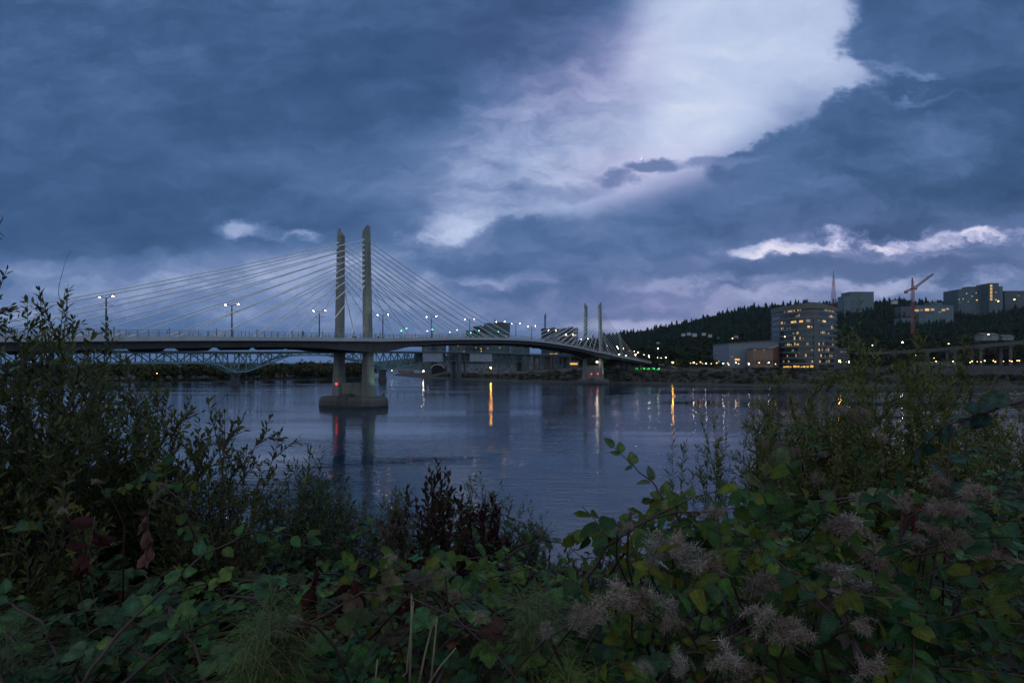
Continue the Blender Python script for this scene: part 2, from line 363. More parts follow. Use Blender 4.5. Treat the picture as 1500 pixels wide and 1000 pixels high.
# ------------------------------------------------------------------ the cable-stayed bridge
BO = Vector((-48.3, 176)); BD = Vector((.4327, .9015)); BN = Vector((.9015, -.4327)); BROT = math.atan2(-BD.x, BD.y)
KT = np.array([-260, -170, -87, -40, 0, 60, 119, 180, 238, 290, 343, 430, 520, 603, 700.]); KZ = np.array([9.2, 13.2, 17.2, 19.2, 20.5, 23.4, 24.9, 23.6, 20.8, 18.8, 16.8, 13.4, 10.2, 7.9, 7.2])
KM = np.gradient(KZ, KT)
def deck_z(t):
    i = int(np.clip(np.searchsorted(KT, t) - 1, 0, len(KT) - 2)); h = KT[i + 1] - KT[i]; s = (t - KT[i]) / h
    return float((2*s**3-3*s*s+1)*KZ[i] + (s**3-2*s*s+s)*h*KM[i] + (-2*s**3+3*s*s)*KZ[i+1] + (s**3-s*s)*h*KM[i+1])
def half_w(t): return 8.4 + 2.3 * max(math.exp(-(t / 13) ** 4), math.exp(-((t - 238) / 13) ** 4))
def B(t, q, z): return Vector((BO.x + BD.x * t + BN.x * q, BO.y + BD.y * t + BN.y * q, z))
TEND = 640
bridge = thing('cable_stayed_bridge', B(119, 0, 0), 'long white cable-stayed bridge with two pairs of concrete towers over the river', 'bridge')
ts = [t for t in np.arange(-230, TEND + .1, 4.0)]
m = MB(); m.loft([[B(t, q, deck_z(t) + z) for q, z in ((-half_w(t), 0), (half_w(t), 0), (half_w(t), -.85), (half_w(t) - .5, -1.05), (-half_w(t) + .5, -1.05), (-half_w(t), -.85))] for t in ts])
deck = m.build('deck', CONC_L, bridge)
m = MB(); m.loft([[B(t, q, deck_z(t) + .03) for q in (-5.2, 5.2)] + [B(t, q, deck_z(t) + .005) for q in (5.2, -5.2)] for t in ts]); m.build('roadway', mat('asphalt', (.05, .05, .052), .85), bridge)
for s in (-1, 1):
    m = MB(); m.loft([[B(t, q, deck_z(t) + z) for q, z in ((s * (half_w(t) - 2.4), -1.0), (s * (half_w(t) - 1.2), -1.0), (s * (half_w(t) - 1.4), -2.35 - 1.7 * max(math.exp(-(t / 17) ** 2), math.exp(-((t - 238) / 17) ** 2))), (s * (half_w(t) - 2.2), -2.35 - 1.7 * max(math.exp(-(t / 17) ** 2), math.exp(-((t - 238) / 17) ** 2))))] for t in ts])
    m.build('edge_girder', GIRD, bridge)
for k, t in enumerate(np.arange(-168, 420, 10.5)):
    hw = half_w(t) - 2.3; b_ = MB()
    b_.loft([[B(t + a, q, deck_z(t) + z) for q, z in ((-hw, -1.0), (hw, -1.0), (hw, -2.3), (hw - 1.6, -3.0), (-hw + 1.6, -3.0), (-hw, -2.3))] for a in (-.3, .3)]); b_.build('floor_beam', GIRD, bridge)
# railings
for s in (-1, 1):
    m = MB(); rt = list(np.arange(-200, TEND, 2.1))
    for k, t in enumerate(rt):
        q = s * (half_w(t) - .12); z = deck_z(t); hi = 1.75 if k % 5 == 0 else 1.25
        m.box(B(t, q, z + hi / 2), (.13, .13 if k % 5 else .22, hi), BROT)
    for h, wd in ((1.25, .09), (.95, .04), (.68, .04), (.42, .04), (.16, .06)):
        for a, b_ in zip(rt[:-1], rt[1:]):
            m.bar(B(a, s * (half_w(a) - .12), deck_z(a) + h), B(b_, s * (half_w(b_) - .12), deck_z(b_) + h), .05, wd)
    m.build('railing', STEEL, bridge)
# towers: two legs each, tapering and leaning in, tops cut down toward the roadway
def leg_ring(tc_, s, z, dz_in=0.0):
    f = min(1, max(0, (z - 3.5) / 50.7)); g = min(1, max(0, (z - 3.5) / 17))
    wq = (3.0 - .75 * g ** .8 - .45 * f) / 2; lt = (3.8 - .75 * g ** .8 - .85 * f) / 2; qc = 5.75 - .85 * f
    c = .35
    pts = [(-wq + c, -lt), (wq - c, -lt), (wq, -lt + c), (wq, lt - c), (wq - c, lt), (-wq + c, lt), (-wq, lt - c), (-wq, -lt + c)]
    return [B(tc_ + t, s * (qc + q), z - dz_in * (wq - q) / (2 * wq)) for q, t in pts][::s]
capm = None
ANZ = [36.2 + 1.54 * i for i in range(10)]; AT = [10.5 * (i + 1) for i in range(10)]
def leg_q(z): return 5.75 - .85 * min(1, max(0, (z - 3.5) / 50.7))
def leg_l(z):
    f = min(1, max(0, (z - 3.5) / 50.7)); return (3.8 - .75 - .85 * f) / 2
for t0, ztop in ((0, 54.4), (238, 54.6)):
    for s in (-1, 1):
        m = MB(); m.loft([leg_ring(t0, s, z) for z in (2.6, 7, 12, 17, 20.5, 30, 40, 48, ztop - 2)] + [leg_ring(t0, s, ztop, 2.4)])
        leg = m.build('tower_leg', CONC, bridge)
        m = MB(); m.ball(B(t0, s * 5.4, ztop + .1), .22); m.bar(B(t0, s * 5.4, ztop - .6), B(t0, s * 5.4, ztop + .2), .12); m.build('beacon', DARKM, leg)
        for z in ANZ:
            for e in (-1, 1):
                m = MB(); m.bar(B(t0 + e * (leg_l(z) - .15), s * leg_q(z), z + .1), B(t0 + e * (leg_l(z) + .55), s * leg_q(z), z - .32), .42); m.build('anchor_cap', CABLE, leg)
        # each stay
        for z, a in zip(ANZ, AT):
            for e in (-1, 1):
                te = t0 + e * a; p0 = B(t0 + e * (leg_l(z) + .5), s * leg_q(z), z - .2); p1 = B(te, s * (half_w(te) - 1.7), deck_z(te) + .05)
                d = p1 - p0; sag = .010 * d.length ** 2 / 100
                pts = [p0 + d * f + Vector((0, 0, -4 * sag * f * (1 - f))) for f in (0, .2, .4, .6, .8, .965, .9651, 1)]
                m = MB(); m.tube(pts, [.135] * 6 + [.2, .2], 6, False); m.build('stay_cable', CABLE, bridge, smooth=True)
    # pile cap of two joined lumps, and the low wall between the legs
    for s in (-1, 1):
        oct_ = [(.35, -3.9), (1.9, -5.2), (7.6, -5.2), (10.0, -4.0), (11.0, -1.9), (11.0, 1.9), (10.0, 4.0), (7.6, 5.2), (1.9, 5.2), (.35, 3.9)]
        def ring(k, z): return [B(t0 + t * k, s * (5.7 + (q - 5.7) * k), z) for q, t in oct_][::s]
        m = MB(); m.loft([ring(1, -3), ring(1, 1.7), ring(.985, 2.15), ring(.93, 2.75), ring(.86, 3.05), ring(.7, 3.2)]); m.build('pile_cap', CONC_D, bridge)
    m = MB(); m.box(B(t0, 0, 1.5), (1.6, 8.4, 4.8), BROT); m.build('cap_link', CONC_D, bridge)
    wt = 7.2 if t0 == 0 else 12.4
    m = MB(); m.box(B(t0, 0, (wt + 3) / 2), (9.4, 1.9, wt - 3), BROT); m.build('strut_wall', CONC, bridge); m = MB(); m.loft([[B(t0 + t_ * k, q_ * k, z) for q_, t_ in ((-11.02, -2), (-10.02, -4.05), (-7.6, -5.25), (7.6, -5.25), (10.02, -4.05), (11.02, -2), (11.02, 2), (10.02, 4.05), (7.6, 5.25), (-7.6, 5.25), (-10.02, 4.05), (-11.02, 2))][::-1] for z, k in ((-.5, 1.004), (.55, 1.004))], False); m.build('tide_stain', mat('tide_stain', (.028, .03, .024), .5, var=.4), bridge)
    m = MB(); m.loft([[B(t0 + a, q, deck_z(t0) + z) for q, z in ((-9.6, -1.0), (9.6, -1.0), (9.6, -1.7), (6.2, -4.1), (-6.2, -4.1), (-9.6, -1.7))] for a in (-2.2, 2.2)]); m.build('cross_beam', GIRD, bridge)
# land piers
for t, a, zb in ((-119, 8, -3), (358, 8, 1), (400, 7, 4), (445, 7, 5), (-190, 8, 1)):
    for q in (-4.6, 4.6):
        m = MB(); m.tube([B(t, q, zb), B(t, q, deck_z(t) - 1.6)], 1.1, 12); m.build('pier_column', CONC, bridge)
    m = MB(); m.box(B(t, 0, deck_z(t) - 1.7), (14.4, 2.4, 1.3), BROT); m.build('pier_cap', CONC, bridge)

# street lamps on the deck
LAMP_T = [-99, -70.7, -42.6, -14.2, 14.1, 42.5, 71, 99.4, 116, 135, 163.5, 192, 220, 250, 280, 310, 345, 400, 460]
def deck_lamp():
    r = thing('street_lamp', (0, 0, 0), '', 'street lamp', 'street lamps along the cable-stayed bridge')
    m = MB(); m.tube([(0, 0, 0), (0, 0, 7.7)], [.19, .13], 8); m.tube([(0, 0, 0), (0, 0, .5)], .3, 8); m.build('post', DARKM, r)
    m = MB(); m.tube([(-1.9, 0, 7.95), (-.9, 0, 7.72), (0, 0, 7.62), (.9, 0, 7.72), (1.9, 0, 7.95)], .07, 6); m.build('lamp_arm', DARKM, r)
    m = MB(); m.tube([(-2.4, 0, 6.1), (0, 0, 6.0), (2.4, 0, 6.1)], .04, 5); m.tube([(-2.2, 0, 6.1), (0, 0, 6.7), (2.2, 0, 6.1)], .025, 4); m.build('wire_bracket', DARKM, r)
    for s in (-1, 1):
        m = MB(); m.box((s * 2.15, 0, 7.98), (.75, .36, .16)); h = m.build('lamp_head', DARKM, r)
        m = MB(); m.ball((s * 2.15, 0, 7.86), .145, 8, 5, .7); m.build('bulb', WHITE if s < 0 else PEACH, h)
    return r
ORD = ['at the near end of the deck', 'among the left stays, by the leafy shrub', 'midway along the left stays, above the green truss', 'just left of the near towers', 'just right of the near towers', 'second to the right of the near towers', 'in front of the stepped apartment blocks', 'beside the apartment block, near mid-span', 'at mid-span, right of the apartment block', 'before the far stays begin', 'above the dark office towers', 'close left of the far towers', 'directly left of the far tower legs', 'directly right of the far towers', 'below the last far stays', 'past the last stay of the far towers']
l0 = deck_lamp()
for k, t in enumerate(LAMP_T):
    o = l0 if k == 0 else copy_tree(l0, (0, 0, 0)); o.location = B(t, 0, deck_z(t) + .03); o.rotation_euler.z = -math.atan2(-BN.y, BN.x)
    o['label'] = 'double-armed street lamp with white lights ' + (ORD[k] if k < len(ORD) else 'on the descending far approach of the bridge')
# tower floodlights (pale green wash, as the photograph shows)
def flood(p, aim, col, en, lab, size=R(36)):
    r = thing('floodlight', p, lab, 'floodlight', 'floodlights washing the bridge towers'); m = MB(); p = Vector(p)
    m.box(p + Vector((0, 0, .1)), (.5, .5, .2)); m.box(p + Vector((0, 0, .35)), (.6, .4, .35)); m.build('housing', DARKM, r)
    ld = bpy.data.lights.new('flood_beam', 'SPOT'); ld.energy = en; ld.color = col; ld.spot_size = size; ld.spot_blend = .8; ld.shadow_soft_size = .25
    lo = bpy.data.objects.new('flood_beam', ld); COL.objects.link(lo); lo.parent = r; lo.location = (0, 0, .7)
    lo.rotation_euler = (Vector(aim) - p - Vector((0, 0, .7))).to_track_quat('-Z', 'Y').to_euler()
GC = (.50, 1, .62)
flood(B(-1, 10.2, deck_z(0)), B(0, 5.3, 40), GC, 1500, 'green floodlight on the deck edge at the near right tower leg')
flood(B(-7, 5.5, deck_z(0)), B(0, 5.3, 34), GC, 500, 'green floodlight on the deck in front of the near right tower leg')
flood(B(237, 10.2, deck_z(238)), B(238, 5.3, 42), GC, 2600, 'green floodlight on the deck edge at the far right tower leg')
flood(B(230, -5.4, deck_z(238)), B(238, -5.0, 42), GC, 2000, 'green floodlight on the deck in front of the far left tower leg')
flood(B(1, 10.6, 3.4), B(0, 6, 14), GC, 600, 'green floodlight on the near pile cap beside the right leg', R(70))
flood(B(239, 10.6, 3.4), B(238, 6, 14), GC, 1300, 'green floodlight on the far pile cap beside the right leg', R(70))
flood(B(-4.5, 4.6, deck_z(0)), B(0, 5.4, 26), (1, .55, .3), 160, 'warm floodlight at the foot of the near right tower leg', R(60))
# navigation and signal lamps on the bridge
def nav(p, mm_, lab, r_=.3, name='signal_lamp', cat='signal lamp'):
    r = thing(name, p, lab, cat); m = MB(); p = Vector(p); m.box(p + Vector((0, .25, .1)), (.5, .3, .9)); m.box(p + Vector((0, .02, .52)), (.7, .6, .1)); m.build('housing', DARKM, r)
    m = MB(); m.ball(p + Vector((0, -.1, 0)), r_, 8, 6); m.build('bulb', mm_, r)
nav(at(493, 562, 176.5), RED, 'red navigation light on the left leg of the near towers, above the pile cap', .34)
nav(at(602.5, 503.8, 198), RED, 'red navigation light hung under the deck right of the near towers', .34)
nav(at(866.3, 547.6, 384), RED, 'red light low on the far pier, left one of the two', .42)
nav(at(875.5, 547.4, 383), RED, 'red light low on the far pier, right one of the two', .42)
nav(at(881, 520.5, 380), RED, 'dim red light under the deck edge at the far right tower leg', .3)
nav(at(874.5, 530, 386), WHITE, 'white light under the deck between the far tower legs', .4)
nav(at(784, 506.5, 300), WHITE, 'white light hung under the deck near mid-span', .3)
for k, (x, y, Yd, t_) in enumerate(((588, 485, 200, 'closest to the near towers'), (595.5, 481.5, 203, 'second from the near towers'), (626, 485.2, 222, 'lower left of the third lamp post'), (633.4, 483.2, 224, 'on the third lamp post beyond the near towers'), (659, 486.8, 230, 'right of the third lamp post, the lower one'), (669.5, 483.8, 236, 'right of the third lamp post, the higher one'), (689.5, 487.8, 250, 'before the lowest apartment block'), (701.5, 484.6, 256, 'before the middle apartment block'), (730, 486.2, 270, 'before the tallest apartment block'))):
    p = at(x, y, Yd); r = thing('rail_signal', (p.x, p.y, p.z), 'small green rail signal above the deck, ' + t_, 'rail signal', 'green signals along the bridge deck')
    m = MB(); m.box(p + Vector((0, .25, 0)), (.55, .3, 1.3 if k in (3, 7, 8) else .8)); m.bar(p + Vector((0, .25, -.3)), (p.x, p.y + .25, deck_z(60)), .12); m.build('housing', DARKM, r)
    m = MB(); m.ball(p + Vector((0, 0, .12)), .22); m.build('bulb', GREEN if k not in (2, 4, 5) else glow('mint_lamp', (.5, .95, .8), 6), r)
# person crossing
def person(p, lab, face=0):
    r = thing('person', p, lab, 'person')
    me = bpy.data.meshes.new('person_body'); J = [(0, 0, .95), (0, 0, 1.2), (0, 0, 1.42), (0, 0, 1.55), (0, -.02, 1.72), (.11, .02, .88), (.12, .12, .48), (.12, -.02, .06), (-.11, -.02, .88), (-.12, -.16, .50), (-.12, -.22, .06), (.2, 0, 1.40), (.27, .05, 1.12), (.25, -.1, .9), (-.2, 0, 1.40), (-.27, -.05, 1.12), (-.25, -.24, .98), (.12, -.16, .04), (-.12, -.36, .06)]
    E_ = [(0, 1), (1, 2), (2, 3), (3, 4), (0, 5), (5, 6), (6, 7), (0, 8), (8, 9), (9, 10), (2, 11), (11, 12), (12, 13), (2, 14), (14, 15), (15, 16), (7, 17), (10, 18)]
    me.from_pydata(J, E_, []); o = link_mesh('body', me, mat('dark_clothes', (.03, .03, .04), .9), r)
    sk = o.modifiers.new('skin', 'SKIN'); o.modifiers.new('sub', 'SUBSURF').levels = 1
    for v, rr in zip(me.skin_vertices[0].data, [.15, .15, .16, .06, .11, .1, .07, .05, .1, .07, .05, .07, .05, .04, .07, .05, .04, .04, .04]): v.radius = (rr, rr)
    me.skin_vertices[0].data[0].use_root = True
    m = MB(); m.ball(Vector(p) + Vector((0, .02, 1.75)), .115, 8, 6); m.build('hair', DARKM, r)
    r.rotation_euler.z = face
t = -27.5; person(B(t, half_w(t) - 1.1, deck_z(t)), 'person in dark clothes walking along the bridge left of the near towers', BROT)

# ------------------------------------------------------------------ batches of leaves / clumps: one template, many placements
class Batch:
    def __init__(s, tv, tf, tuv=None):
        s.tv = np.asarray(tv, float); s.tf = np.asarray(tf, int); s.uv = np.zeros((len(s.tv), 2)) if tuv is None else np.asarray(tuv, float); s.r = []
    def add(s, p, f, n, size, col, wz=(1, 1)): s.r.append((*p, *f, *n, size, *col, *wz))
    def arrays(s):
        a = np.array(s.r); p, f, n, sz, c, wz = a[:, :3], a[:, 3:6], a[:, 6:9], a[:, 9], a[:, 10:13], a[:, 13:15]
        f = f / np.linalg.norm(f, axis=1, keepdims=True).clip(1e-9); n = n - f * (n * f).sum(1, keepdims=True); n = n / np.linalg.norm(n, axis=1, keepdims=True).clip(1e-9); x = np.cross(f, n)
        t = s.tv[None]; k = sz[:, None, None]
        v = p[:, None] + k * (t[..., :1] * wz[:, None, :1] * x[:, None] + t[..., 1:2] * f[:, None] + t[..., 2:] * wz[:, None, 1:] * n[:, None])
        m = len(a); nv = len(s.tv)
        fs = (s.tf[None] + (np.arange(m) * nv)[:, None, None]).reshape(-1, s.tf.shape[1])
        return v.reshape(-1, 3), fs, np.repeat(c, nv, 0), np.tile(s.uv, (m, 1))
    def build(s, name, m, parent=None, smooth=True):
        if not s.r: return None
        v, fs, c, uv = s.arrays(); return mesh_np(name, v, fs, c, uv, m, parent, smooth)
def mesh_np(name, v, fs, c, uv, m, parent=None, smooth=True):
    if parent is not None: v = v - np.array(ORG[parent])[None]
    me = bpy.data.meshes.new(name); k = fs.shape[1]
    me.vertices.add(len(v)); me.vertices.foreach_set('co', v.astype(np.float32).ravel())
    me.loops.add(fs.size); me.loops.foreach_set('vertex_index', fs.astype(np.int32).ravel())
    me.polygons.add(len(fs)); me.polygons.foreach_set('loop_start', np.arange(0, fs.size, k, dtype=np.int32))
    if smooth: me.polygons.foreach_set('use_smooth', np.ones(len(fs), bool))
    me.update(calc_edges=True)
    a = me.attributes.new('col', 'FLOAT_VECTOR', 'POINT'); a.data.foreach_set('vector', c.astype(np.float32).ravel())
    a = me.attributes.new('luv', 'FLOAT_VECTOR', 'POINT'); a.data.foreach_set('vector', np.concatenate([uv, np.zeros((len(uv), 1))], 1).astype(np.float32).ravel())
    return link_mesh(name, me, m, parent)
def leaf_mat(name, rough=.45, trans=.22, veins=True, spec=.4, blot=.35):
    m = bpy.data.materials.new(name); m.use_nodes = True; nt = m.node_tree; b = nt.nodes['Principled BSDF']; lk = nt.links; o = nt.nodes['Material Output']
    b.inputs['Roughness'].default_value = rough; b.inputs['Specular IOR Level'].default_value = spec
    a = nt.nodes.new('ShaderNodeAttribute'); a.attribute_name = 'col'
    g = nt.nodes.new('ShaderNodeNewGeometry'); n = nt.nodes.new('ShaderNodeTexNoise'); lk.new(g.outputs['Position'], n.inputs['Vector']); n.inputs['Scale'].default_value = 38 if veins else .3; n.inputs['Detail'].default_value = 4
    r = nt.nodes.new('ShaderNodeMapRange'); lk.new(n.outputs[0], r.inputs[0]); r.inputs[1].default_value = .3; r.inputs[2].default_value = .7; r.inputs[3].default_value = 1 - blot; r.inputs[4].default_value = 1 + blot
    x = nt.nodes.new('ShaderNodeVectorMath'); x.operation = 'SCALE'; lk.new(a.outputs['Vector'], x.inputs[0]); lk.new(r.outputs[0], x.inputs[3]); col = x.outputs[0]
    if veins:
        u = nt.nodes.new('ShaderNodeAttribute'); u.attribute_name = 'luv'; sp = nt.nodes.new('ShaderNodeSeparateXYZ'); lk.new(u.outputs['Vector'], sp.inputs[0])
        def mm(op, p, q=0., c=0.):
            k = nt.nodes.new('ShaderNodeMath'); k.operation = op
            for s_, v_ in zip(k.inputs, (p, q, c)):
                if isinstance(v_, (int, float)): s_.default_value = v_
                else: lk.new(v_, s_)
            return k.outputs[0]
        ax = mm('ABSOLUTE', sp.outputs[0]); fr_ = mm('FRACT', mm('MULTIPLY', mm('SUBTRACT', sp.outputs[1], mm('MULTIPLY', ax, .30)), 7.5)); side = mm('LESS_THAN', mm('ABSOLUTE', mm('SUBTRACT', fr_, .5)), .07)
        rib = mm('LESS_THAN', ax, .06); v_ = mm('MAXIMUM', side, rib)
        x2 = nt.nodes.new('ShaderNodeVectorMath'); x2.operation = 'SCALE'; lk.new(col, x2.inputs[0]); lk.new(mm('MULTIPLY_ADD', v_, .55, 1.0), x2.inputs[3]); col = x2.outputs[0]
        bp = nt.nodes.new('ShaderNodeBump'); bp.inputs['Strength'].default_value = .5; bp.inputs['Distance'].default_value = .004; lk.new(mm('ABSOLUTE', mm('SUBTRACT', fr_, .5)), bp.inputs['Height']); lk.new(bp.outputs[0], b.inputs['Normal'])
    if veins:
        n3 = nt.nodes.new('ShaderNodeTexNoise'); lk.new(g.outputs['Position'], n3.inputs['Vector']); n3.inputs['Scale'].default_value = 26
        wear = mm('MULTIPLY', mm('GREATER_THAN', mm('MULTIPLY_ADD', mm('MAXIMUM', ax, sp.outputs[1]), .55, n3.outputs[0]), 1.10), .8)
        xw = nt.nodes.new('ShaderNodeMix'); xw.data_type = 'RGBA'; lk.new(wear, xw.inputs[0]); lk.new(col, xw.inputs[6]); xw.inputs[7].default_value = (.055, .03, .018, 1); col = xw.outputs[2]
    lk.new(col, b.inputs['Base Color'])
    if trans:
        t = nt.nodes.new('ShaderNodeBsdfTranslucent'); lk.new(col, t.inputs[0]); mx_ = nt.nodes.new('ShaderNodeMixShader'); mx_.inputs[0].default_value = trans
        lk.new(b.outputs[0], mx_.inputs[1]); lk.new(t.outputs[0], mx_.inputs[2]); lk.new(mx_.outputs[0], o.inputs[0])
    return m
FOREST = leaf_mat('forest_foliage', .9, 0, False, .1, .4)
def conifer_t(seed):
    r = np.random.default_rng(seed); v = []; f = []
    for k in range(6):
        z0 = .10 + .15 * k; z1 = min(1, z0 + .30); rad = .27 * (1 - z0) ** .8 + .02; n = 8; b = len(v); v.append((r.normal(0, .006), r.normal(0, .006), z1))
        for j in range(n):
            a = 2 * math.pi * (j + r.random() * .5) / n + k; q = rad * (r.uniform(.75, 1.2) if j % 2 else r.uniform(.4, .6)); v.append((q * math.cos(a), q * math.sin(a), z0 - (.03 if j % 2 else -.03) + r.normal(0, .01)))
        f += [(b, b + 1 + j, b + 1 + (j + 1) % n) for j in range(n)]
    return v, f
def decid_t(seed, n=70, wide=.42):
    r = np.random.default_rng(seed); v = []; f = []
    lob = [(r.normal(0, .17), r.normal(0, .17), r.uniform(.45, .82), r.uniform(.15, .26)) for _ in range(7)]
    for k in range(n):
        cx, c2, cz, rr = lob[k % 7]; d = r.normal(size=3); d /= np.linalg.norm(d); p = np.array((cx, c2, cz)) + d * rr * r.uniform(.6, 1.05) * np.array((wide / .36, wide / .36, .9))
        t = np.cross(d, r.normal(size=3)); t /= np.linalg.norm(t); q = np.cross(d, t); s_ = r.uniform(.06, .12); b = len(v)
        for a in (0, 2.1, 4.2): v.append(tuple(p + (t * math.cos(a + r.random()) + q * math.sin(a + r.random())) * s_ + d * r.normal(0, .02)))
        f.append((b, b + 1, b + 2))
    b = len(v); v += [(-.02, 0, 0), (.02, 0, 0), (0, .02, .6), (0, -.02, 0), (0, .02, 0), (.02, 0, .6)]; f += [(b, b + 1, b + 2), (b + 3, b + 4, b + 5)]
    return v, f
def forest(name, spots, lab_kind, m=FOREST):
    bs = [Batch(*conifer_t(k)) for k in range(3)] + [Batch(*decid_t(k)) for k in range(3)]
    for (x, y, z, h, con, c) in spots:
        a = random.uniform(0, 6.28); bs[random.randrange(3) + (0 if con else 3)].add((x, y, z), (math.cos(a), math.sin(a), 0), (0, 0, 1), h, c, (random.uniform(.8, 1.4), random.uniform(.9, 1.1)))
    V, F, C, Uv = [], [], [], []; n = 0
    for b in bs:
        if b.r:
            v, f, c, u = b.arrays(); V.append(v); F.append(f + n); C.append(c); Uv.append(u); n += len(v)
    o = mesh_np(name, np.concatenate(V), np.concatenate(F), np.concatenate(C), np.concatenate(Uv), m, None, False)
    return tag(o, lab_kind[0], lab_kind[1], kind='stuff')

# ------------------------------------------------------------------ green truss bridge upstream
def TB(s, q, z): return Vector((-175 + .604 * s + .797 * q, 365 + .797 * s - .604 * q, z))
TROT = math.atan2(-.604, .797)
def tz(s): return float(np.interp(s, [-400, -119, 0, 119, 238, 330, 450], [19, 20.3, 21.2, 23.8, 24.8, 24.6, 24.2]))
def tdep(s): return float(np.interp(s, [-400, -210, -134, -119, -104, -15, 0, 36, 70, 92, 104, 119, 165, 300], [6, 6, 6, 13, 6, 6, 13.4, 1.8, 1.8, 6, 7, 14, 7.2, 7.2]))
truss = thing('truss_bridge', TB(60, 0, 0), 'green steel truss bridge crossing the river behind the cable-stayed bridge', 'bridge')
ts = list(np.arange(-380, 452, 12.))
m = MB(); m.loft([[TB(t, q, tz(t) + z) for q, z in ((-6, 0), (6, 0), (6, -.9), (-6, -.9))] for t in ts]); m.build('deck', DARKP, truss)
for q in (-6, 6):
    m = MB()
    for a, b_ in zip(ts[:-1], ts[1:]): m.bar(TB(a, q, tz(a) + 1.0), TB(b_, q, tz(b_) + 1.0), .12, .15)
    for a in np.arange(-380, 440, 4.): m.bar(TB(a, q, tz(a)), TB(a, q, tz(a) + 1.0), .15)
    m.build('railing', TRUSS, truss)
def truss_run(s0, s1, q, mt, pan, wd):
    m = MB(); n = int(round((s1 - s0) / pan)); ss = [s0 + (s1 - s0) * i / n for i in range(n + 1)]
    top = [TB(s, q, tz(s) - 1.2) for s in ss]; bot = [TB(s, q, tz(s) - .9 - tdep(s)) for s in ss]
    for i in range(n):
        m.bar(top[i], top[i + 1], wd * 1.2); m.bar(bot[i], bot[i + 1], wd * 1.3)
        if tdep(ss[i]) > 2.5 or tdep(ss[i + 1]) > 2.5: m.bar(top[i], bot[i + 1], wd * .8) if i % 2 else m.bar(bot[i], top[i + 1], wd * .8)
    for i in range(n + 1): m.bar(top[i], bot[i], wd * .8)
    return m.build('truss', mt, truss)
for q in (-4.5, 4.5):
    truss_run(-374, 146, q, TRUSS, 7.4, .72); truss_run(146, 316, q, DARKP, 4.4, .6)
m = MB(); m.loft([[TB(t, q, tz(t) + z) for q, z in ((-5, -.9), (5, -.9), (5, -2.6), (-5, -2.6))] for t in (316, 360, 410, 450)]); m.build('girder', DARKP, truss)
for a, b_ in ((158, 182), (218, 251)):
    m = MB()
    for q in (-5.1, 5.1): m.loft([[TB(t, q + e, tz(t) + z + math.sin(t * 1.7) * .12) for e, z in ((-.1, -.2), (.1, -.2), (.1, -8.6), (-.1, -8.6))] for t in np.linspace(a, b_, 9)])
    m.build('tarpaulin', TARP, truss)
for s, zb in ((-119, -2), (0, -2), (119, -2)):
    m = MB(); m.loft([[TB(s + a, q, z) for a, q in ((-1.7 * k, -2.6), (1.7 * k, -2.6), (1.7 * k, 2.6), (-1.7 * k, 2.6))] for z, k in ((zb, 1.3), (3, 1.3), (3.01, 1), (tz(s) - 1 - tdep(s), .8))]); m.box(TB(s, 0, tz(s) - 1.3 - tdep(s)), (10.5, 1.6, 1.2), TROT); m.build('pier', GIRD, truss)
for s, wd in ((205, 4.5), (213, 1.2), (306, 6.5), (335, 1.5), (356, 1.8), (362, 1.5), (396, 5), (430, 2.2)):
    m = MB(); p = TB(s, 0, 0); gz_ = float(west_z(np.array([p.x]), np.array([p.y]))[0])
    for q in (-3.6, 3.6): m.box(TB(s, q, (tz(s) - 1.5 + gz_ - 1) / 2 - (.75 if s > 316 else 0)), (2.2, wd, tz(s) - gz_ - (.5 if s > 316 else 1.5)), TROT)
    m.box(TB(s, 0, tz(s) - (3.2 if s > 316 else 9)), (9.5, wd * .9, 1.4), TROT); m.build('pier', CONC_D if wd < 4 else DARKP, truss)
# yellow work lights on the truss deck
for k, x in enumerate((807.5, 814.5)):
    p = at(x, 518, 664); r = thing('work_lamp', p, 'yellow work light on the truss bridge deck, ' + ('left' if k == 0 else 'right') + ' one of two below the far stays', 'work lamp'); m = MB(); m.box(p, (4.2, .5, 1.1)); m.build('housing', DARKM, r); m = MB(); m.box(p - Vector((0, .35, 0)), (3.8, .2, .7)); m.build('bulb', WIN_Y, r)

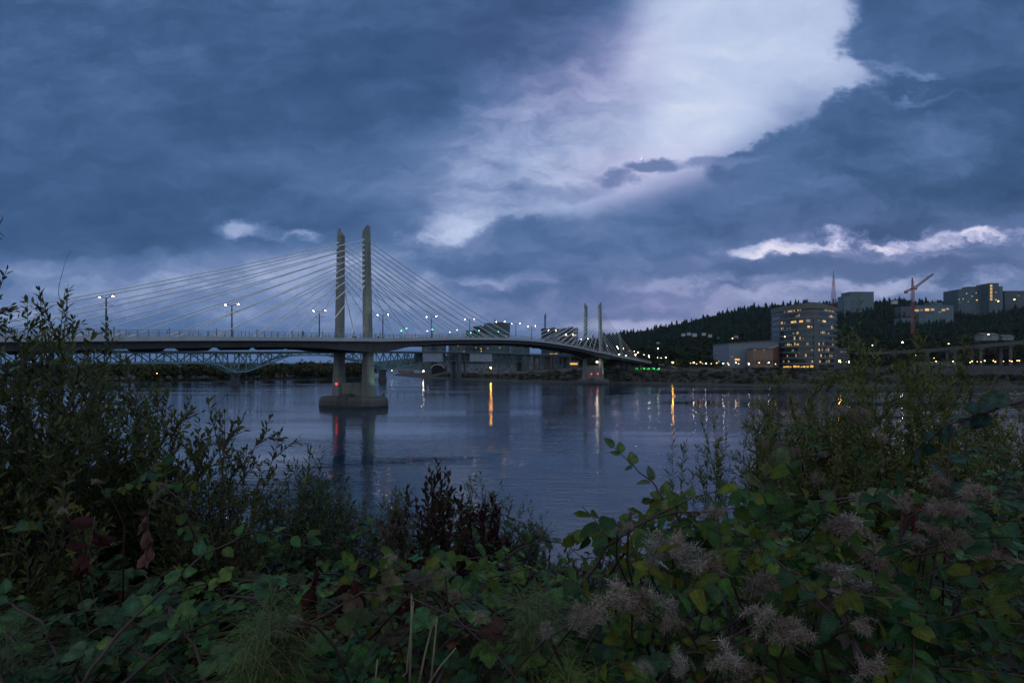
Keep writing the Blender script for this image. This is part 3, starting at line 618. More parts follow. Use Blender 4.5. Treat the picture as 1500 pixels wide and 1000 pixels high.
# ------------------------------------------------------------------ buildings
def gwz(x, y): return float(west_z(np.array([float(x)]), np.array([float(y)]))[0])
CLEAR = []          # what the hillside trees leave room for: (x0, x1, y bottom in view, distance)
def facade_mat(name, wall, glass, fw, fh, gap=.30, rough=.35):
    m = bpy.data.materials.new(name); m.use_nodes = True; nt = m.node_tree; b = nt.nodes['Principled BSDF']; lk = nt.links
    g = nt.nodes.new('ShaderNodeTexCoord'); sp = nt.nodes.new('ShaderNodeSeparateXYZ'); lk.new(g.outputs['Object'], sp.inputs[0])
    def mm(op, p, q=0.):
        k = nt.nodes.new('ShaderNodeMath'); k.operation = op
        for s_, v_ in zip(k.inputs, (p, q)):
            if isinstance(v_, (int, float)): s_.default_value = v_
            else: lk.new(v_, s_)
        return k.outputs[0]
    u = mm('ADD', sp.outputs[0], sp.outputs[1]); cell = mm('MULTIPLY', mm('GREATER_THAN', mm('FRACT', mm('DIVIDE', u, fw)), gap), mm('GREATER_THAN', mm('FRACT', mm('DIVIDE', sp.outputs[2], fh)), gap + .05))
    wn = nt.nodes.new('ShaderNodeTexWhiteNoise'); c3 = nt.nodes.new('ShaderNodeCombineXYZ'); lk.new(mm('FLOOR', mm('DIVIDE', u, fw)), c3.inputs[0]); lk.new(mm('FLOOR', mm('DIVIDE', sp.outputs[2], fh)), c3.inputs[1]); lk.new(c3.outputs[0], wn.inputs[0])
    gl = nt.nodes.new('ShaderNodeVectorMath'); gl.operation = 'SCALE'; gl.inputs[0].default_value = glass; lk.new(mm('ADD', mm('MULTIPLY', wn.outputs[0], 1.3), .4), gl.inputs[3])
    mx_ = nt.nodes.new('ShaderNodeMix'); mx_.data_type = 'RGBA'; lk.new(cell, mx_.inputs[0]); mx_.inputs[6].default_value = (*wall, 1); lk.new(gl.outputs[0], mx_.inputs[7]); lk.new(mx_.outputs[2], b.inputs['Base Color'])
    rr = nt.nodes.new('ShaderNodeMapRange'); lk.new(cell, rr.inputs[0]); rr.inputs[3].default_value = .8; rr.inputs[4].default_value = rough; lk.new(rr.outputs[0], b.inputs['Roughness'])
    return m
F_TEAL = facade_mat('teal_glass_facade', (.085, .12, .135), (.04, .07, .085), 3.2, 3.3, .28)
F_DARK = facade_mat('dark_glass_facade', (.035, .04, .045), (.02, .03, .035), 3.0, 3.4, .2)
F_GREY = facade_mat('grey_panel_facade', (.085, .095, .105), (.05, .06, .07), 3.6, 3.5, .4)
F_PALE = facade_mat('pale_panel_facade', (.12, .16, .18), (.055, .08, .095), 400.0, 4.4, .5)
F_BRN = facade_mat('brown_panel_facade', (.11, .085, .07), (.05, .05, .05), 4.0, 3.6, .45)
F_CLAD = facade_mat('metal_cladding', (.14, .17, .20), (.12, .145, .17), 1.6, 5.5, .08, .45)
ROOFM = mat('roof_membrane', (.12, .125, .13), .9, var=.2, scale=.2)
def block(name, x0, x1, yt, Y, depth, label, cat, wall, lit=(), yt1=None, yb=None, yaw=0.0, parapet=1.0, plant=True, clear=False, group=None):
    """A building seen between photo columns x0..x1 at distance Y, top at row yt (right end at yt1)."""
    a = at(x0, yt, Y); b_ = at(x1, yt if yt1 is None else yt1, Y); gx = (a.x + b_.x) / 2; zb = (at(x0, yb, Y).z if yb else gwz(gx, Y + depth / 2)) - 1.5
    zb = min(zb, gwz(a.x, Y), gwz(b_.x, Y)) - 1
    r = thing(name, (gx, Y, zb), label, cat, group); dv = Vector((math.sin(yaw) * depth * -1, math.cos(yaw) * depth, 0))
    m = MB(); A, Bv = Vector((a.x, Y, 0)), Vector((b_.x, Y, 0)); Z = lambda p, z: Vector((p.x, p.y, z))
    m.loft([[Z(p, zb) for p in (A, Bv, Bv + dv, A + dv)], [Z(A, a.z), Z(Bv, b_.z), Z(Bv + dv, b_.z), Z(A + dv, a.z)]]); m.build('wall', wall, r)
    c = (A + Bv + dv) / 2; wdt = (b_.x - a.x)
    m = MB(); e = .35; m.loft([[Z(A + Vector((-e, -e, 0)), a.z), Z(Bv + Vector((e, -e, 0)), b_.z), Z(Bv + dv + Vector((e, e, 0)), b_.z), Z(A + dv + Vector((-e, e, 0)), a.z)], [Z(A + Vector((-e, -e, 0)), a.z + parapet), Z(Bv + Vector((e, -e, 0)), b_.z + parapet), Z(Bv + dv + Vector((e, e, 0)), b_.z + parapet), Z(A + dv + Vector((-e, e, 0)), a.z + parapet)]]); rf = m.build('roof', ROOFM, r)
    if plant and wdt > 14:
        m = MB(); m.box((c.x + wdt * .12, c.y, (a.z + b_.z) / 2 + parapet + 1.1), (wdt * .3, depth * .4, 2.6)); m.build('plant_room', ROOFM, rf)
    for (lx, ly, lw, lh, lm) in lit:
        p = at(lx, ly, Y - .2); k = Y / FPX; m = MB(); m.box((p.x, Y - .12, p.z), (lw * k, .2, lh * k)); m.build('lit_window', lm, r)
    if clear: CLEAR.append((x0 - 3, x1 + 3, yb or 600, Y))
    return r
block('apartment_building', 708.6, 747, 474, 900, 34, 'tallest teal glass apartment block behind the bridge mid-span, top right of three steps', 'apartment building', F_TEAL, [(732, 509, 1.6, 1.4, WIN_W), (714.7, 510, 1.5, 1.2, WIN_W), (741, 492, 2.2, 1.6, WIN_W), (727, 478, 1.3, 1, WIN_D)])
block('apartment_building', 693, 708.3, 478.8, 890, 30, 'middle dark apartment block, one step below the tallest teal block', 'apartment building', F_DARK, [(697, 509, 1.4, 1.5, WIN_W), (704.7, 510.7, 1.6, 1.4, WIN_Y), (705, 514.4, 1.6, 1.4, WIN_Y)])
block('apartment_building', 682.5, 692.8, 485, 880, 28, 'lowest dark apartment block, left of the stepped group', 'apartment building', F_DARK, [(688, 491, 1.2, 1.2, WIN_D)])
block('apartment_building', 618, 632, 504, 780, 26, 'grey apartment block under the deck, left of the bright gap', 'apartment building', F_GREY, [(623, 512, .9, 1, WIN_D)], plant=False)
block('apartment_building', 632.3, 640.5, 501, 790, 26, 'teal apartment slab under the deck beside the left tarpaulin', 'apartment building', F_TEAL, plant=False)
block('apartment_building', 641, 650.5, 506, 770, 22, 'small grey block under the deck, directly left of the bright sky gap', 'apartment building', F_GREY, plant=False)
block('apartment_building', 657, 681, 501, 800, 30, 'grey apartment block under the deck, right of the bright sky gap', 'apartment building', F_GREY, [(670.7, 506, 1.5, 1.2, WIN_W), (679.6, 514.7, 1.5, 1.2, WIN_W), (664, 511, .9, .9, WIN_D)])
block('apartment_building', 747.5, 776, 506, 860, 30, 'teal mid-rise seen beneath the deck right of the tallest apartment block', 'apartment building', F_TEAL, [(753, 511, 1, 1, WIN_D), (766, 513, 1, 1, WIN_D)])
block('office_tower', 794.5, 820, 481.5, 800, 34, 'dark office tower under the far stays, left one of two', 'office tower', F_DARK, [(814.8, 485, 1.5, 1.4, WIN_W), (803, 495, 1.5, 1, WIN_D)], yt1=483)
block('office_tower', 822.5, 847, 482, 800, 36, 'dark office tower with lit yellow windows beside the far left tower leg', 'office tower', F_DARK, [(829, 491.5, 6, 1.5, WIN_W), (841.5, 491, 5.6, 1.6, WIN_Y), (835, 497, 1.3, 1, WIN_D)], yt1=481)
block('warehouse', 650.5, 764, 533.6, 640, 30, 'long pale grey warehouse on the far bank under the truss bridge', 'warehouse', F_CLAD, plant=False, yaw=.1)
block('warehouse', 776, 862, 533.8, 690, 26, 'pale warehouse behind the viaduct columns, right of the orange lamp', 'warehouse', F_CLAD, plant=False)
block('equipment_shed', 834, 848, 530, 640, 9, 'small shed with a lit yellow front beside the far towers', 'shed', F_BRN, [(840.5, 532.7, 11, 2.6, WIN_Y)], plant=False)
# arched hangar
p0 = at(632, 545, 610); p1 = at(650, 545, 610); r = thing('hangar', ((p0.x + p1.x) / 2, 610, p0.z), 'dark arched hangar with a pale roof rim at the left end of the warehouse', 'hangar')
m = MB(); hw = (p1.x - p0.x) / 2; cxx = (p0.x + p1.x) / 2; zb = p0.z - 2
arc = [(-1, 0), (-1, .62), (-.8, .86), (-.5, .97), (0, 1.0), (.5, .97), (.8, .86), (1, .62), (1, 0)]
m.loft([[(cxx + u * hw, yv, zb + v * 9.6) for u, v in arc] for yv in (610, 636)]); m.build('wall', mat('hangar_black', (.012, .013, .015), .9), r)
m = MB(); m.tube([(cxx + u * hw * 1.03, 609.8, zb + .3 + v * 9.6) for u, v in arc[1:-1]], .45, 6); m.build('roof', CONC_L, r)
# main office block on the right: curved, banded floors, dark notch at the corner
OFFW = mat('olive_grey_panel', (.125, .128, .108), .6, var=.15, scale=.3)
def off_block():
    g = 8.5; top = 60.5; nf = 10; Yc = 468
    foot = [(231, 500), (231.5, 492), (233, 484), (235.5, 476), (239, 469.5), (243, 466), (248.5, 467), (256, 473), (264, 480), (272, 487.5), (279, 495), (276, 520), (250, 530), (233, 520)]
    r = thing('office_building', (250, 490, g), 'curved grey office building with banded floors and many lit yellow windows', 'office building')
    c = Vector((253, 495)); sc_ = lambda k: [(c.x + (x - c.x) * k, c.y + (y - c.y) * k) for x, y in foot]
    m = MB(); m.prism(sc_(.975), g - 3, top - 2.5); m.build('glass_core', GLASS, r)
    fh = (top - g - 5) / nf; slope = lambda x: -.05 * abs(x - 243)
    for i in range(nf + 1):
        z = g + 4.6 + i * fh; h = 1.75 if i < nf else 5.0; z = z if i < nf else z - 1.6
        m = MB(); m.loft([[(x, y, z + (slope(x) if i == nf else 0) * 0) for x, y in sc_(1.0)], [(x, y, z + h + (slope(x) if i == nf else 0)) for x, y in sc_(1.0)]]); m.build('floor_band', OFFW, r)
    m = MB(); nx, ny = 245.3, 466.0; m.loft([[(nx + a, ny + b_, z) for a, b_ in ((-1.9, -.2), (2.3, .35), (2.2, 2.2), (-1.9, 1.9))] for z in (g, top - 10.5)]); m.build('stair_notch', GLASS, r)
    m = MB(); m.prism([(240, 492), (262, 496), (260, 512), (240, 508)], top, top + 3.4); m.build('plant_room', OFFW, r)
    # windows lit along the facade: (column in the photo, floor, width in bays, material)
    ff = [Vector(p) for p in foot[:11]]
    def panel(u, fl, wd, mt, hh=None):
        seg = np.cumsum([0] + [(b_ - a).length for a, b_ in zip(ff[:-1], ff[1:])]); 
        def pt(s): i = min(int(np.searchsorted(seg, s, 'right')) - 1, len(ff) - 2); f = (s - seg[i]) / (seg[i + 1] - seg[i]); return ff[i].lerp(ff[i + 1], f)
        a = pt(max(u, .1)); b_ = pt(min(u + wd, seg[-1] - .1)); d = (b_ - a); nrm = Vector((d.y, -d.x)).normalized(); mid = (a + b_) / 2 - nrm * .25
        z0 = g + 4.6 + fl * fh + 1.75 if fl >= 0 else g + .4; hh = hh or (fh - 1.95 if fl >= 0 else 3.9); m = MB(); m.box((mid.x, mid.y, z0 + hh / 2), (d.length, .14, hh), math.atan2(d.y, d.x)); m.build('lit_window', mt, r)
    for u, fl, wd, mt in ((8, 9, 1.5, WIN_D), (12, 9, 7, WIN_D), (14, 9, 3.5, WIN_W), (20, 9, 1.2, WIN_W), (24, 9, 1.2, WIN_W), (26.2, 9, 1.2, WIN_D), (17, 7, 12, WIN_Y), (3, 7, 3, WIN_W), (8.5, 7, 1.2, WIN_D), (32, 7, 3, WIN_D), (49, 7, 6.5, WIN_Y), (33, 6, 6.5, WIN_Y), (66, 8, 3.4, WIN_W), (68, 6, 2.4, WIN_W), (19, 5, 1.4, WIN_D), (23, 5, 2.0, WIN_W), (50, 5, 3, WIN_D), (20, 4, 1.6, WIN_W), (26, 4, 1.0, WIN_W), (12, 3, 3.5, WIN_W), (20.5, 3, 1.2, WIN_W), (23, 3, 2.4, WIN_W), (50, 3, 2, WIN_D), (70, 3, 3, WIN_D), (41, 3, 2.4, WIN_Y), (41.5, 2, 2.4, WIN_Y), (55, 2, 2.2, WIN_D), (60, 2, 1.4, WIN_W), (12, 1, .8, WIN_W), (22, 1, .8, WIN_W), (31, 1, 1.2, WIN_W), (46, 1, 1.3, WIN_Y), (64, 1, 1, WIN_W), (36, 0, 1.1, WIN_W), (44, 0, 1.4, WIN_Y), (56, 0, 3, WIN_D), (62, 0, 1.2, WIN_W), (13, 0, 1.2, WIN_D)): panel(u, fl, wd, mt, (fh - 1.95) * random.uniform(.55, 1))
    rr = random.Random(5)
    for _ in range(34): panel(rr.uniform(2, 76), rr.randrange(0, 9), rr.uniform(.6, 2.2), rr.choice((WIN_D, WIN_D, WIN_W)), (fh - 1.95) * rr.uniform(.4, .8))
    for k in range(9): panel(52 + k * 2.6, 9, .9, WIN_W if k % 3 else WIN_D, 1.3)
    for k in range(6): panel(63 + k * 2.0, 8, .8, WIN_D if k % 2 else WIN_W, 1.2)
    for u, wd in ((7, 3.4), (11, 1.8), (13.4, 1.5), (16, 1.2), (19.5, 3.4), (24, 1.8), (27, 1.4), (29, 2.2), (32.3, 1.6), (35, 2.4), (39, 1.5)): panel(u, -1, wd, WIN_Y, random.uniform(2.4, 3.7))
    return r
off_block()
block('office_annexe', 1212, 1245, 511.5, 488, 18, 'low office wing attached right of the curved office building', 'office building', F_GREY, [(1232, 515, 1.2, .9, WIN_W), (1235, 515, 1.0, .9, WIN_W), (1238.5, 515.2, 1.0, .9, WIN_W), (1225, 521, 1.3, 1, WIN_D)], yb=540, plant=False)
# grey wedge hall with the brown box in front
block('exhibition_hall', 1068, 1141, 504, 500, 40, 'blue-grey metal wedge hall with a rising roofline left of the office building', 'hall', mat('blue_grey_cladding', (.19, .22, .26), .5, var=.1, scale=.12), [(1080, 526.5, 7, 2.6, WIN_Y), (1072.5, 522.3, 3.4, 1.5, WIN_D)], yt1=499.3, yb=540, plant=False)
r = block('brick_hall', 1103, 1132, 511.5, 484, 12, 'brown box-shaped hall in front of the metal wedge', 'hall', mat('brown_cladding', (.27, .17, .125), .8, var=.12, scale=.2, streak=1), [(1106, 512.7, 1.2, 1, WIN_W), (1119, 512.2, 1.2, 1, WIN_W)], yb=529, plant=False)
m = MB(); a, b_ = at(1132, 511.5, 484), at(1141.5, 506, 497); z0 = at(1132, 527, 484).z; m.loft([[(a.x + .02, 484, z0), (b_.x, 497, z0), (b_.x, 499, z0), (a.x + .02, 496, z0)], [(a.x + .02, 484, a.z), (b_.x, 497, b_.z), (b_.x, 499, b_.z), (a.x + .02, 496, a.z)]]); m.build('return_wall', mat('brown_side_cladding', (.20, .12, .085), .8), r)
m = MB(); q = [at(1125, 510.2, 497), at(1140.5, 510.4, 497), at(1140.5, 505, 497), at(1126, 509, 497)]; m.loft([[p for p in q], [p + Vector((0, 1.2, 0)) for p in q]]); m.build('skylight', CONC_L, r)
for k in range(9):
    p = at(1104 + k * 4.4, 530, 483); m = MB(); m.box((p.x, 483.6, (p.z + z0) / 2 - 1), (.5, .5, z0 - p.z + 2)); m.build('column', DARKM, r)
# buildings up on the hill
W = (WIN_W, WIN_Y, WIN_D)
block('hospital_building', 1245, 1280, 427.8, 1500, 40, 'pale white hospital block on the ridge right of the radio mast', 'hospital', F_PALE, clear=True, yb=431, plant=False)
block('hospital_building', 1236.5, 1246, 434, 1480, 30, 'lower pale wing stepping down left of the ridge hospital block', 'hospital', F_PALE, clear=True, yb=435, plant=False)
block('hillside_building', 1341, 1397, 447.5, 1300, 30, 'long pale building with a lit window row halfway up the hill', 'hospital', F_PALE, [(1343, 454.5, 6, 3, WIN_W), (1350, 454, 4, 2.4, WIN_D), (1358, 453.6, 6, 3.4, WIN_Y), (1366, 453.3, 5, 3, WIN_W), (1382, 454, 5, 3, WIN_W), (1388, 452.5, 4, 2, WIN_W), (1377, 457, 5, 1.5, WIN_D)], clear=True, yb=454, plant=False)
block('hillside_building', 1363, 1381, 443.8, 1310, 20, 'raised pale roof block with a small spire above the lit hillside building', 'hospital', F_PALE, yb=449, plant=False)
m = MB(); p = at(1371, 444, 1312); m.tube([p, p + Vector((0, 0, 9.5))], [2.2, .2], 6); s_ = thing('spire', p, 'small green spire on the raised roof block halfway up the hill', 'spire'); m.build('cone', TRUSS, s_)
block('hillside_building', 1346, 1367, 460, 1260, 24, 'white terraced block below the lit hillside building', 'hospital', F_PALE, clear=True, yb=466, plant=False)
block('hillside_building', 1320, 1341, 466, 1240, 24, 'low white block left below the terraced hillside block', 'hospital', F_PALE, clear=True, yb=466, plant=False)
block('hillside_building', 1320, 1345, 449.5, 1305, 24, 'pale flat-roofed wing behind the crane mast', 'hospital', F_GREY, clear=True, yb=456, plant=False)
block('hospital_tower', 1404, 1449, 424.5, 1420, 50, 'large dark teal hospital slab on the right ridge', 'hospital', F_TEAL, [(1416, 430, 2, 1.5, WIN_W), (1424, 433.8, 2, 1.2, WIN_W), (1430, 429, 1.5, 1.5, WIN_W), (1405, 438.5, 2, 1.2, WIN_W), (1411, 437.8, 1.2, 2, WIN_W), (1431, 439.5, 2.5, 1.6, WIN_Y), (1418.5, 441.7, 1.4, 1, WIN_W), (1406, 443, 1.2, 1, WIN_D)], yt1=416.4, clear=True, yb=436)
block('hospital_tower', 1449.3, 1463, 415.3, 1400, 40, 'hospital tower with a lit orange stairwell on the right ridge', 'hospital', F_TEAL, [(1452, 418 + 2.6 * k, 3.2, 1.7, WIN_W if k % 2 else WIN_Y) for k in range(9)] + [(1459, 428, 1.6, 1.2, WIN_W), (1459, 439, 2, 1.4, WIN_Y)], clear=True, yb=437, plant=False)
block('hospital_tower', 1463.3, 1469, 420, 1430, 30, 'narrow pale end of the hospital tower on the right ridge', 'hospital', F_PALE, clear=True, yb=438, plant=False)
block('hillside_building', 1472, 1512, 426.5, 1440, 30, 'wide grey roofed building at the right edge of the ridge', 'hospital', F_GREY, [(1492, 433, 3, 1, WIN_D)], clear=True, yb=433, plant=False)
for k, (x, y, wd) in enumerate(((1001, 491, 5), (1009, 489.6, 5), (1017, 491.5, 6), (1031, 490, 5), (1040, 492.5, 5), (1078, 494.5, 5), (1053, 496, 4), (964, 503, 4), (1310, 443.5, 7), (1445, 495.5, 22), (1472, 496, 16))):
    p = at(x, y, 980 if k < 8 else (1350 if k == 8 else 640)); wm = wd / FPX * p.y; hh = wm * (.55 if wd < 10 else .3); r = thing('house', p, 'small pale house on the wooded hillside, ' + ('leftmost of the upper row', 'second of the upper row', 'third of the upper row', 'above the red banner lights', 'right end of the upper row', 'beside the amber hillside lamp', 'lowest of the row near the hall', 'left, near the end of the bridge', 'grey one on the ridge left of the crane', 'flat long one above the elevated road', 'last one at right above the elevated road')[k], 'house', 'houses scattered on the hillside')
    m = MB(); m.box(p + Vector((0, 0, hh * .1)), (wm, wm * .7, hh * 1.2)); m.build('wall', CONC_L if k < 9 else CONC, r); m = MB(); z = p.z + hh * .7; a = wm * .54; d = wm * .4
    m.loft([[(p.x - a, p.y - d, z), (p.x + a, p.y - d, z), (p.x + a, p.y + d, z), (p.x - a, p.y + d, z)], [(p.x - a, p.y - .1, z + hh * .5), (p.x + a, p.y - .1, z + hh * .5), (p.x + a, p.y + .1, z + hh * .5), (p.x - a, p.y + .1, z + hh * .5)]]); m.build('roof', ROOFM, r); CLEAR.append((x - wd / 2, x + wd / 2, y + 1.5, p.y))
# radio mast, cranes
def lattice(m, a, b_, w0, w1, n, bar):
    a, b_ = Vector(a), Vector(b_); d = (b_ - a).normalized(); x = d.cross(Vector((0, 1, 0))); x = x.normalized() if x.length > .1 else Vector((1, 0, 0)); y = x.cross(d)
    ring = lambda f: [a.lerp(b_, f) + (x * i + y * j) * (w0 + (w1 - w0) * f) / 2 for i, j in ((-1, -1), (1, -1), (1, 1), (-1, 1))]
    rs = [ring(i / n) for i in range(n + 1)]
    for i in range(n):
        for j in range(4): m.bar(rs[i][j], rs[i + 1][j], bar); m.bar(rs[i][j], rs[i + 1][(j + 1) % 4], bar * .6); m.bar(rs[i + 1][j], rs[i + 1][(j + 1) % 4], bar * .6)
REDP = mat('red_paint', (.40, .06, .05), .5); CRANE = mat('crane_red', (.32, .10, .09), .5); WHP = mat('white_paint', (.30, .30, .32), .5)
p = at(1221, 446, 1580); tp = at(1221, 395, 1580); r = thing('radio_mast', p, 'red and white lattice radio mast on the ridge above the office building', 'mast')
b0 = Vector((p.x, p.y, p.z - 14))
for k in range(6):
    m = MB(); f0, f1 = k / 6 * .86, (k + 1) / 6 * .86; lattice(m, b0.lerp(tp, f0), b0.lerp(tp, f1), 11 * (1 - f0) ** 1.3 + 1.6, 11 * (1 - f1) ** 1.3 + 1.6, 3, .6); m.build('lattice_section', REDP if k % 2 == 0 else WHP, r)
m = MB(); m.tube([b0.lerp(tp, .86), tp], .8, 6); m.build('antenna', REDP, r)
p = at(1337, 480, 900); r = thing('tower_crane', p, 'red tower crane with a raised lattice jib above the hillside trees', 'crane')
zg = gwz(p.x, p.y) - 1; c = at(1337, 424, 900)
m = MB(); lattice(m, (p.x, p.y, zg), c, 3.2, 3.2, 34, .38); m.build('mast', CRANE, r)
m = MB(); m.box(c + Vector((0, 0, 1)), (4.5, 4.5, 2.6)); m.box(c + Vector((4.2, -1, 1)), (3, 2.4, 2.8)); m.build('cab', CRANE, r)
jt = at(1367, 401, 900); m = MB(); lattice(m, c + Vector((2, 0, 2)), jt, 3.0, 1.8, 14, .42); m.build('jib', CRANE, r)
ct = at(1327, 427, 900); m = MB(); lattice(m, c + Vector((-1, 0, 1)), ct, 2.6, 2.4, 4, .5); m.box(ct + Vector((0, 0, -1)), (4, 3, 4.2)); m.build('counter_jib', CRANE, r)
ap = at(1336.5, 407, 900); m = MB(); lattice(m, c + Vector((0, 0, 2)), ap, 3, .8, 6, .5); m.build('apex_frame', CRANE, r)
m = MB(); m.bar(ap, c.lerp(jt, .8) + Vector((0, 0, 2)), .25); m.bar(ap, ct, .25); m.build('tie_rope', DARKM, r)
p = at(798, 482, 810); r = thing('tower_crane', p, 'thin dark crane mast rising behind the left dark office tower', 'crane'); m = MB(); lattice(m, p - Vector((0, 0, 45)), at(798.6, 461, 810), 2.2, 1.6, 26, .5); m.build('mast', DARKM, r); m = MB(); m.bar(at(798.6, 466, 810), at(799.6, 458.5, 810), .8); m.build('jib', DARKM, r)
p = at(725, 474, 905); r = thing('roof_antenna', p, 'short mast on the roof of the tallest apartment block', 'antenna'); m = MB(); m.tube([p, at(725, 467, 905)], .5, 6); m.box(p, (1.6, 1.6, 2)); m.build('pole', DARKM, r)
p = at(910, 523, 420); r = thing('leaning_mast', p, 'pale grey leaning mast beside the far stays, right of the far towers', 'mast'); m = MB(); m.bar(at(911.5, 524, 430), at(907.5, 489, 430), 2.0, 1.2); m.bar(at(907.5, 489, 430), at(905.5, 488.5, 430), .7); m.bar(at(911.5, 524, 430), at(911.7, 527.5, 430), 1.0); m.build('shaft', CONC, r)

# ------------------------------------------------------------------ elevated road at the right
r = thing('elevated_road', at(1420, 520, 520), 'elevated concrete road on columns at the foot of the wooded hill', 'viaduct')
path = [at(x, y, Yd) for x, y, Yd in ((1180, 519, 690), (1290, 517, 640), (1370, 512.5, 590), (1430, 507.5, 550), (1500, 501, 520), (1600, 497, 490), (1760, 490, 450))]
m = MB(); m.loft([[p + Vector((0, a, z)) for a, z in ((0, .9), (16, .9), (16, -1.6), (0, -1.6))] for p in path]); m.build('deck', CONC_D, r)
m = MB()
for a, b_ in zip(path[:-1], path[1:]): m.bar(a + Vector((0, .1, 1.35)), b_ + Vector((0, .1, 1.35)), .3, .9)
m.build('parapet', CONC_D, r)
for f in ((0, .5), (1, .3), (1, .9), (2, .55), (3, .15), (3, .78), (4, .35), (4, .9), (5, .5)):
    p = path[f[0]].lerp(path[f[0] + 1], f[1]); zg = gwz(p.x, p.y + 8); m = MB()
    for dy_ in (2.5, 13): m.tube([(p.x, p.y + dy_, zg - 1), (p.x, p.y + dy_, p.z - 3)], 1.25, 10)
    m.box((p.x, p.y + 8, p.z - 2.5), (2.6, 15.5, 1.8)); m.build('pier', CONC_D, r)
CLEAR.append((1330, 1560, 545, 640))
# sea wall and promenade edge along the top of the west bank
SEAW = mat('weathered_wall', (.085, .083, .08), .9, var=.3, scale=.3)
r = thing('sea_wall', at(1050, 538, 410), 'low pale wall along the top of the far river bank', 'wall')
pts = [at(x, y, Yd) for x, y, Yd in ((925, 541.6, 452), (965, 539.6, 440), (1010, 538.6, 425), (1070, 538.2, 405), (1140, 538, 388), (1230, 538, 372), (1330, 538, 356), (1450, 538, 335), (1600, 538, 314))]

for a, b_ in zip(pts[:-1], pts[1:]):
    m = MB(); m.loft([[p + Vector((0, e, z)) for e, z in ((0, 0), (.6, 0), (.6, -4), (0, -4))] for p in (a, b_)]); m.build('wall_section', SEAW, r)
# green-lit panels under the approach
p = at(948, 542, 428); r = thing('green_lit_screen', p, 'row of bright green lit panels under the bridge approach on the far bank', 'light screen')
m = MB(); m.box(at(948, 543.2, 428.6), (20, .4, 2.4)); m.build('base_wall', CONC_D, r); GR2 = glow('bright_green_light', (.04, 1, .10), 1.5); GR3 = glow('deep_green_light', (.02, .8, .15), .55)
for k in range(15):
    if k in (4, 9, 12): continue
    x = 931 + k * 2.5 + random.uniform(-.6, .6); h = random.uniform(.3, 2.4); p = at(x, 541.2 - h * .4, 428); m = MB(); m.box(p, (random.uniform(.7, 1.2), .15, h)); m.build('light_panel', GR2 if k % 3 and k != 10 else GR3, r)

# ------------------------------------------------------------------ lamps on the far bank
def far_lamp(x, y, Yd, mt, lab, rad=.42, h=6.0, name='street_lamp', grp='lamps along the far bank'):
    p = at(x, y, Yd); zg = p.z - h; r = thing(name, (p.x, p.y, zg), lab, 'street lamp', grp)
    m = MB(); m.tube([(p.x, p.y + .3, zg), (p.x, p.y + .3, p.z + .3)], [.14, .1], 6); m.bar((p.x, p.y + .35, p.z + .35), (p.x, p.y - .35, p.z + .35), .25, .12); m.build('post', DARKM, r)
    m = MB(); m.ball(p, rad, 8, 6, .8); m.build('bulb', mt, r)
far_lamp(719, 538.5, 560, ORANGE, 'orange sodium lamp in front of the pale warehouse, casting the long orange streak', .62, 6)
far_lamp(985.6, 530.7, 440, ORANGE, 'single amber lamp on a post right of the bridge approach', .42, 6)
far_lamp(1230, 529, 430, ORANGE, 'bright amber lamp at the right foot of the curved office building', .66, 6)
far_lamp(1073, 495.5, 900, WARM, 'amber lamp alone on the hillside above the wedge hall', .8, 8)
far_lamp(1149.5, 493, 462, WARM, 'amber lamp on the left flank of the curved office building', .45, 5)
far_lamp(1278, 505.6, 560, WARM, 'small amber lamp among trees right of the office building', .45, 8)
far_lamp(1322, 501.2, 540, WHITE, 'white lamp on a tall post below the crane', .5, 14)
far_lamp(1389.6, 503.3, 560, WARM, 'amber lamp just above the left part of the elevated road', .5, 9)
far_lamp(1448, 489.8, 600, WARM, 'amber lamp on a tall post above the elevated road', .62, 12)
far_lamp(1462.3, 441, 1380, WARM, 'bright lamp at the foot of the hospital tower on the ridge', 1.5, 8)
far_lamp(1486, 438.6, 1390, WARM, 'bright lamp near the right edge of the ridge', 1.4, 8)
far_lamp(1244, 530, 430, WHITE, 'white lamp right of the bright amber lamp by the office wing', .4, 5)
far_lamp(1239, 529.6, 432, WARM, 'pale lamp between the bright amber lamp and the white one by the office wing', .36, 5)
far_lamp(620, 543.2, 560, WHITE, 'white lamp low on the bank at the left end of the arched hangar', .5, 4)
far_lamp(574, 542.5, 600, WARM, 'small warm lamp on the bank beyond the right pier of the truss bridge', .42, 4)
far_lamp(229.5, 546.5, 420, WARM, 'amber lamp on the wooded island shore at far left', .5, 5)
row = ((1011.5, 531.7, 0), (1016, 531, 1), (1020.5, 533, 0), (1026, 530, 0), (1029, 532.4, 0), (1034, 532.5, 1), (1042, 532.5, 0), (1049.8, 531.5, 0), (1053, 529.5, 0), (1059.5, 532, 1), (1066, 531.6, 0), (1067.5, 534, 0), (1078, 531, 1), (1082, 532.6, 0), (1097, 533, 1), (1112, 531, 0), (1126, 531, 1), (1136, 533, 0))
for k, (x, y, wht) in enumerate(row): far_lamp(x, y, 418 - (x - 1010) * .18, WHITE if wht else WARM, 'promenade lamp in the long glowing row between the bridge approach and the brown hall', (.18, .26, .22, .30)[k % 4], 4.2, grp='row of promenade lamps')
row = ((1315, 531), (1342, 520), (1368, 524.4), (1371, 529), (1389, 531.4), (1394, 533), (1396, 529), (1421, 530.6), (1424, 528.8), (1431.6, 529.4), (1437, 530), (1442.4, 528.2), (1455, 528.2), (1458, 529.8), (1470, 529), (1479, 528.2), (1482, 529), (1490, 528), (1493, 528.2), (1273.6, 533))
for k, (x, y) in enumerate(row): far_lamp(x, y, 470 - (x - 1310) * .2, WARM, 'amber yard lamp under or before the elevated road', (.26, .36, .30, .40, .22)[k % 5], 4.5, grp='amber yard lamps below the elevated road')
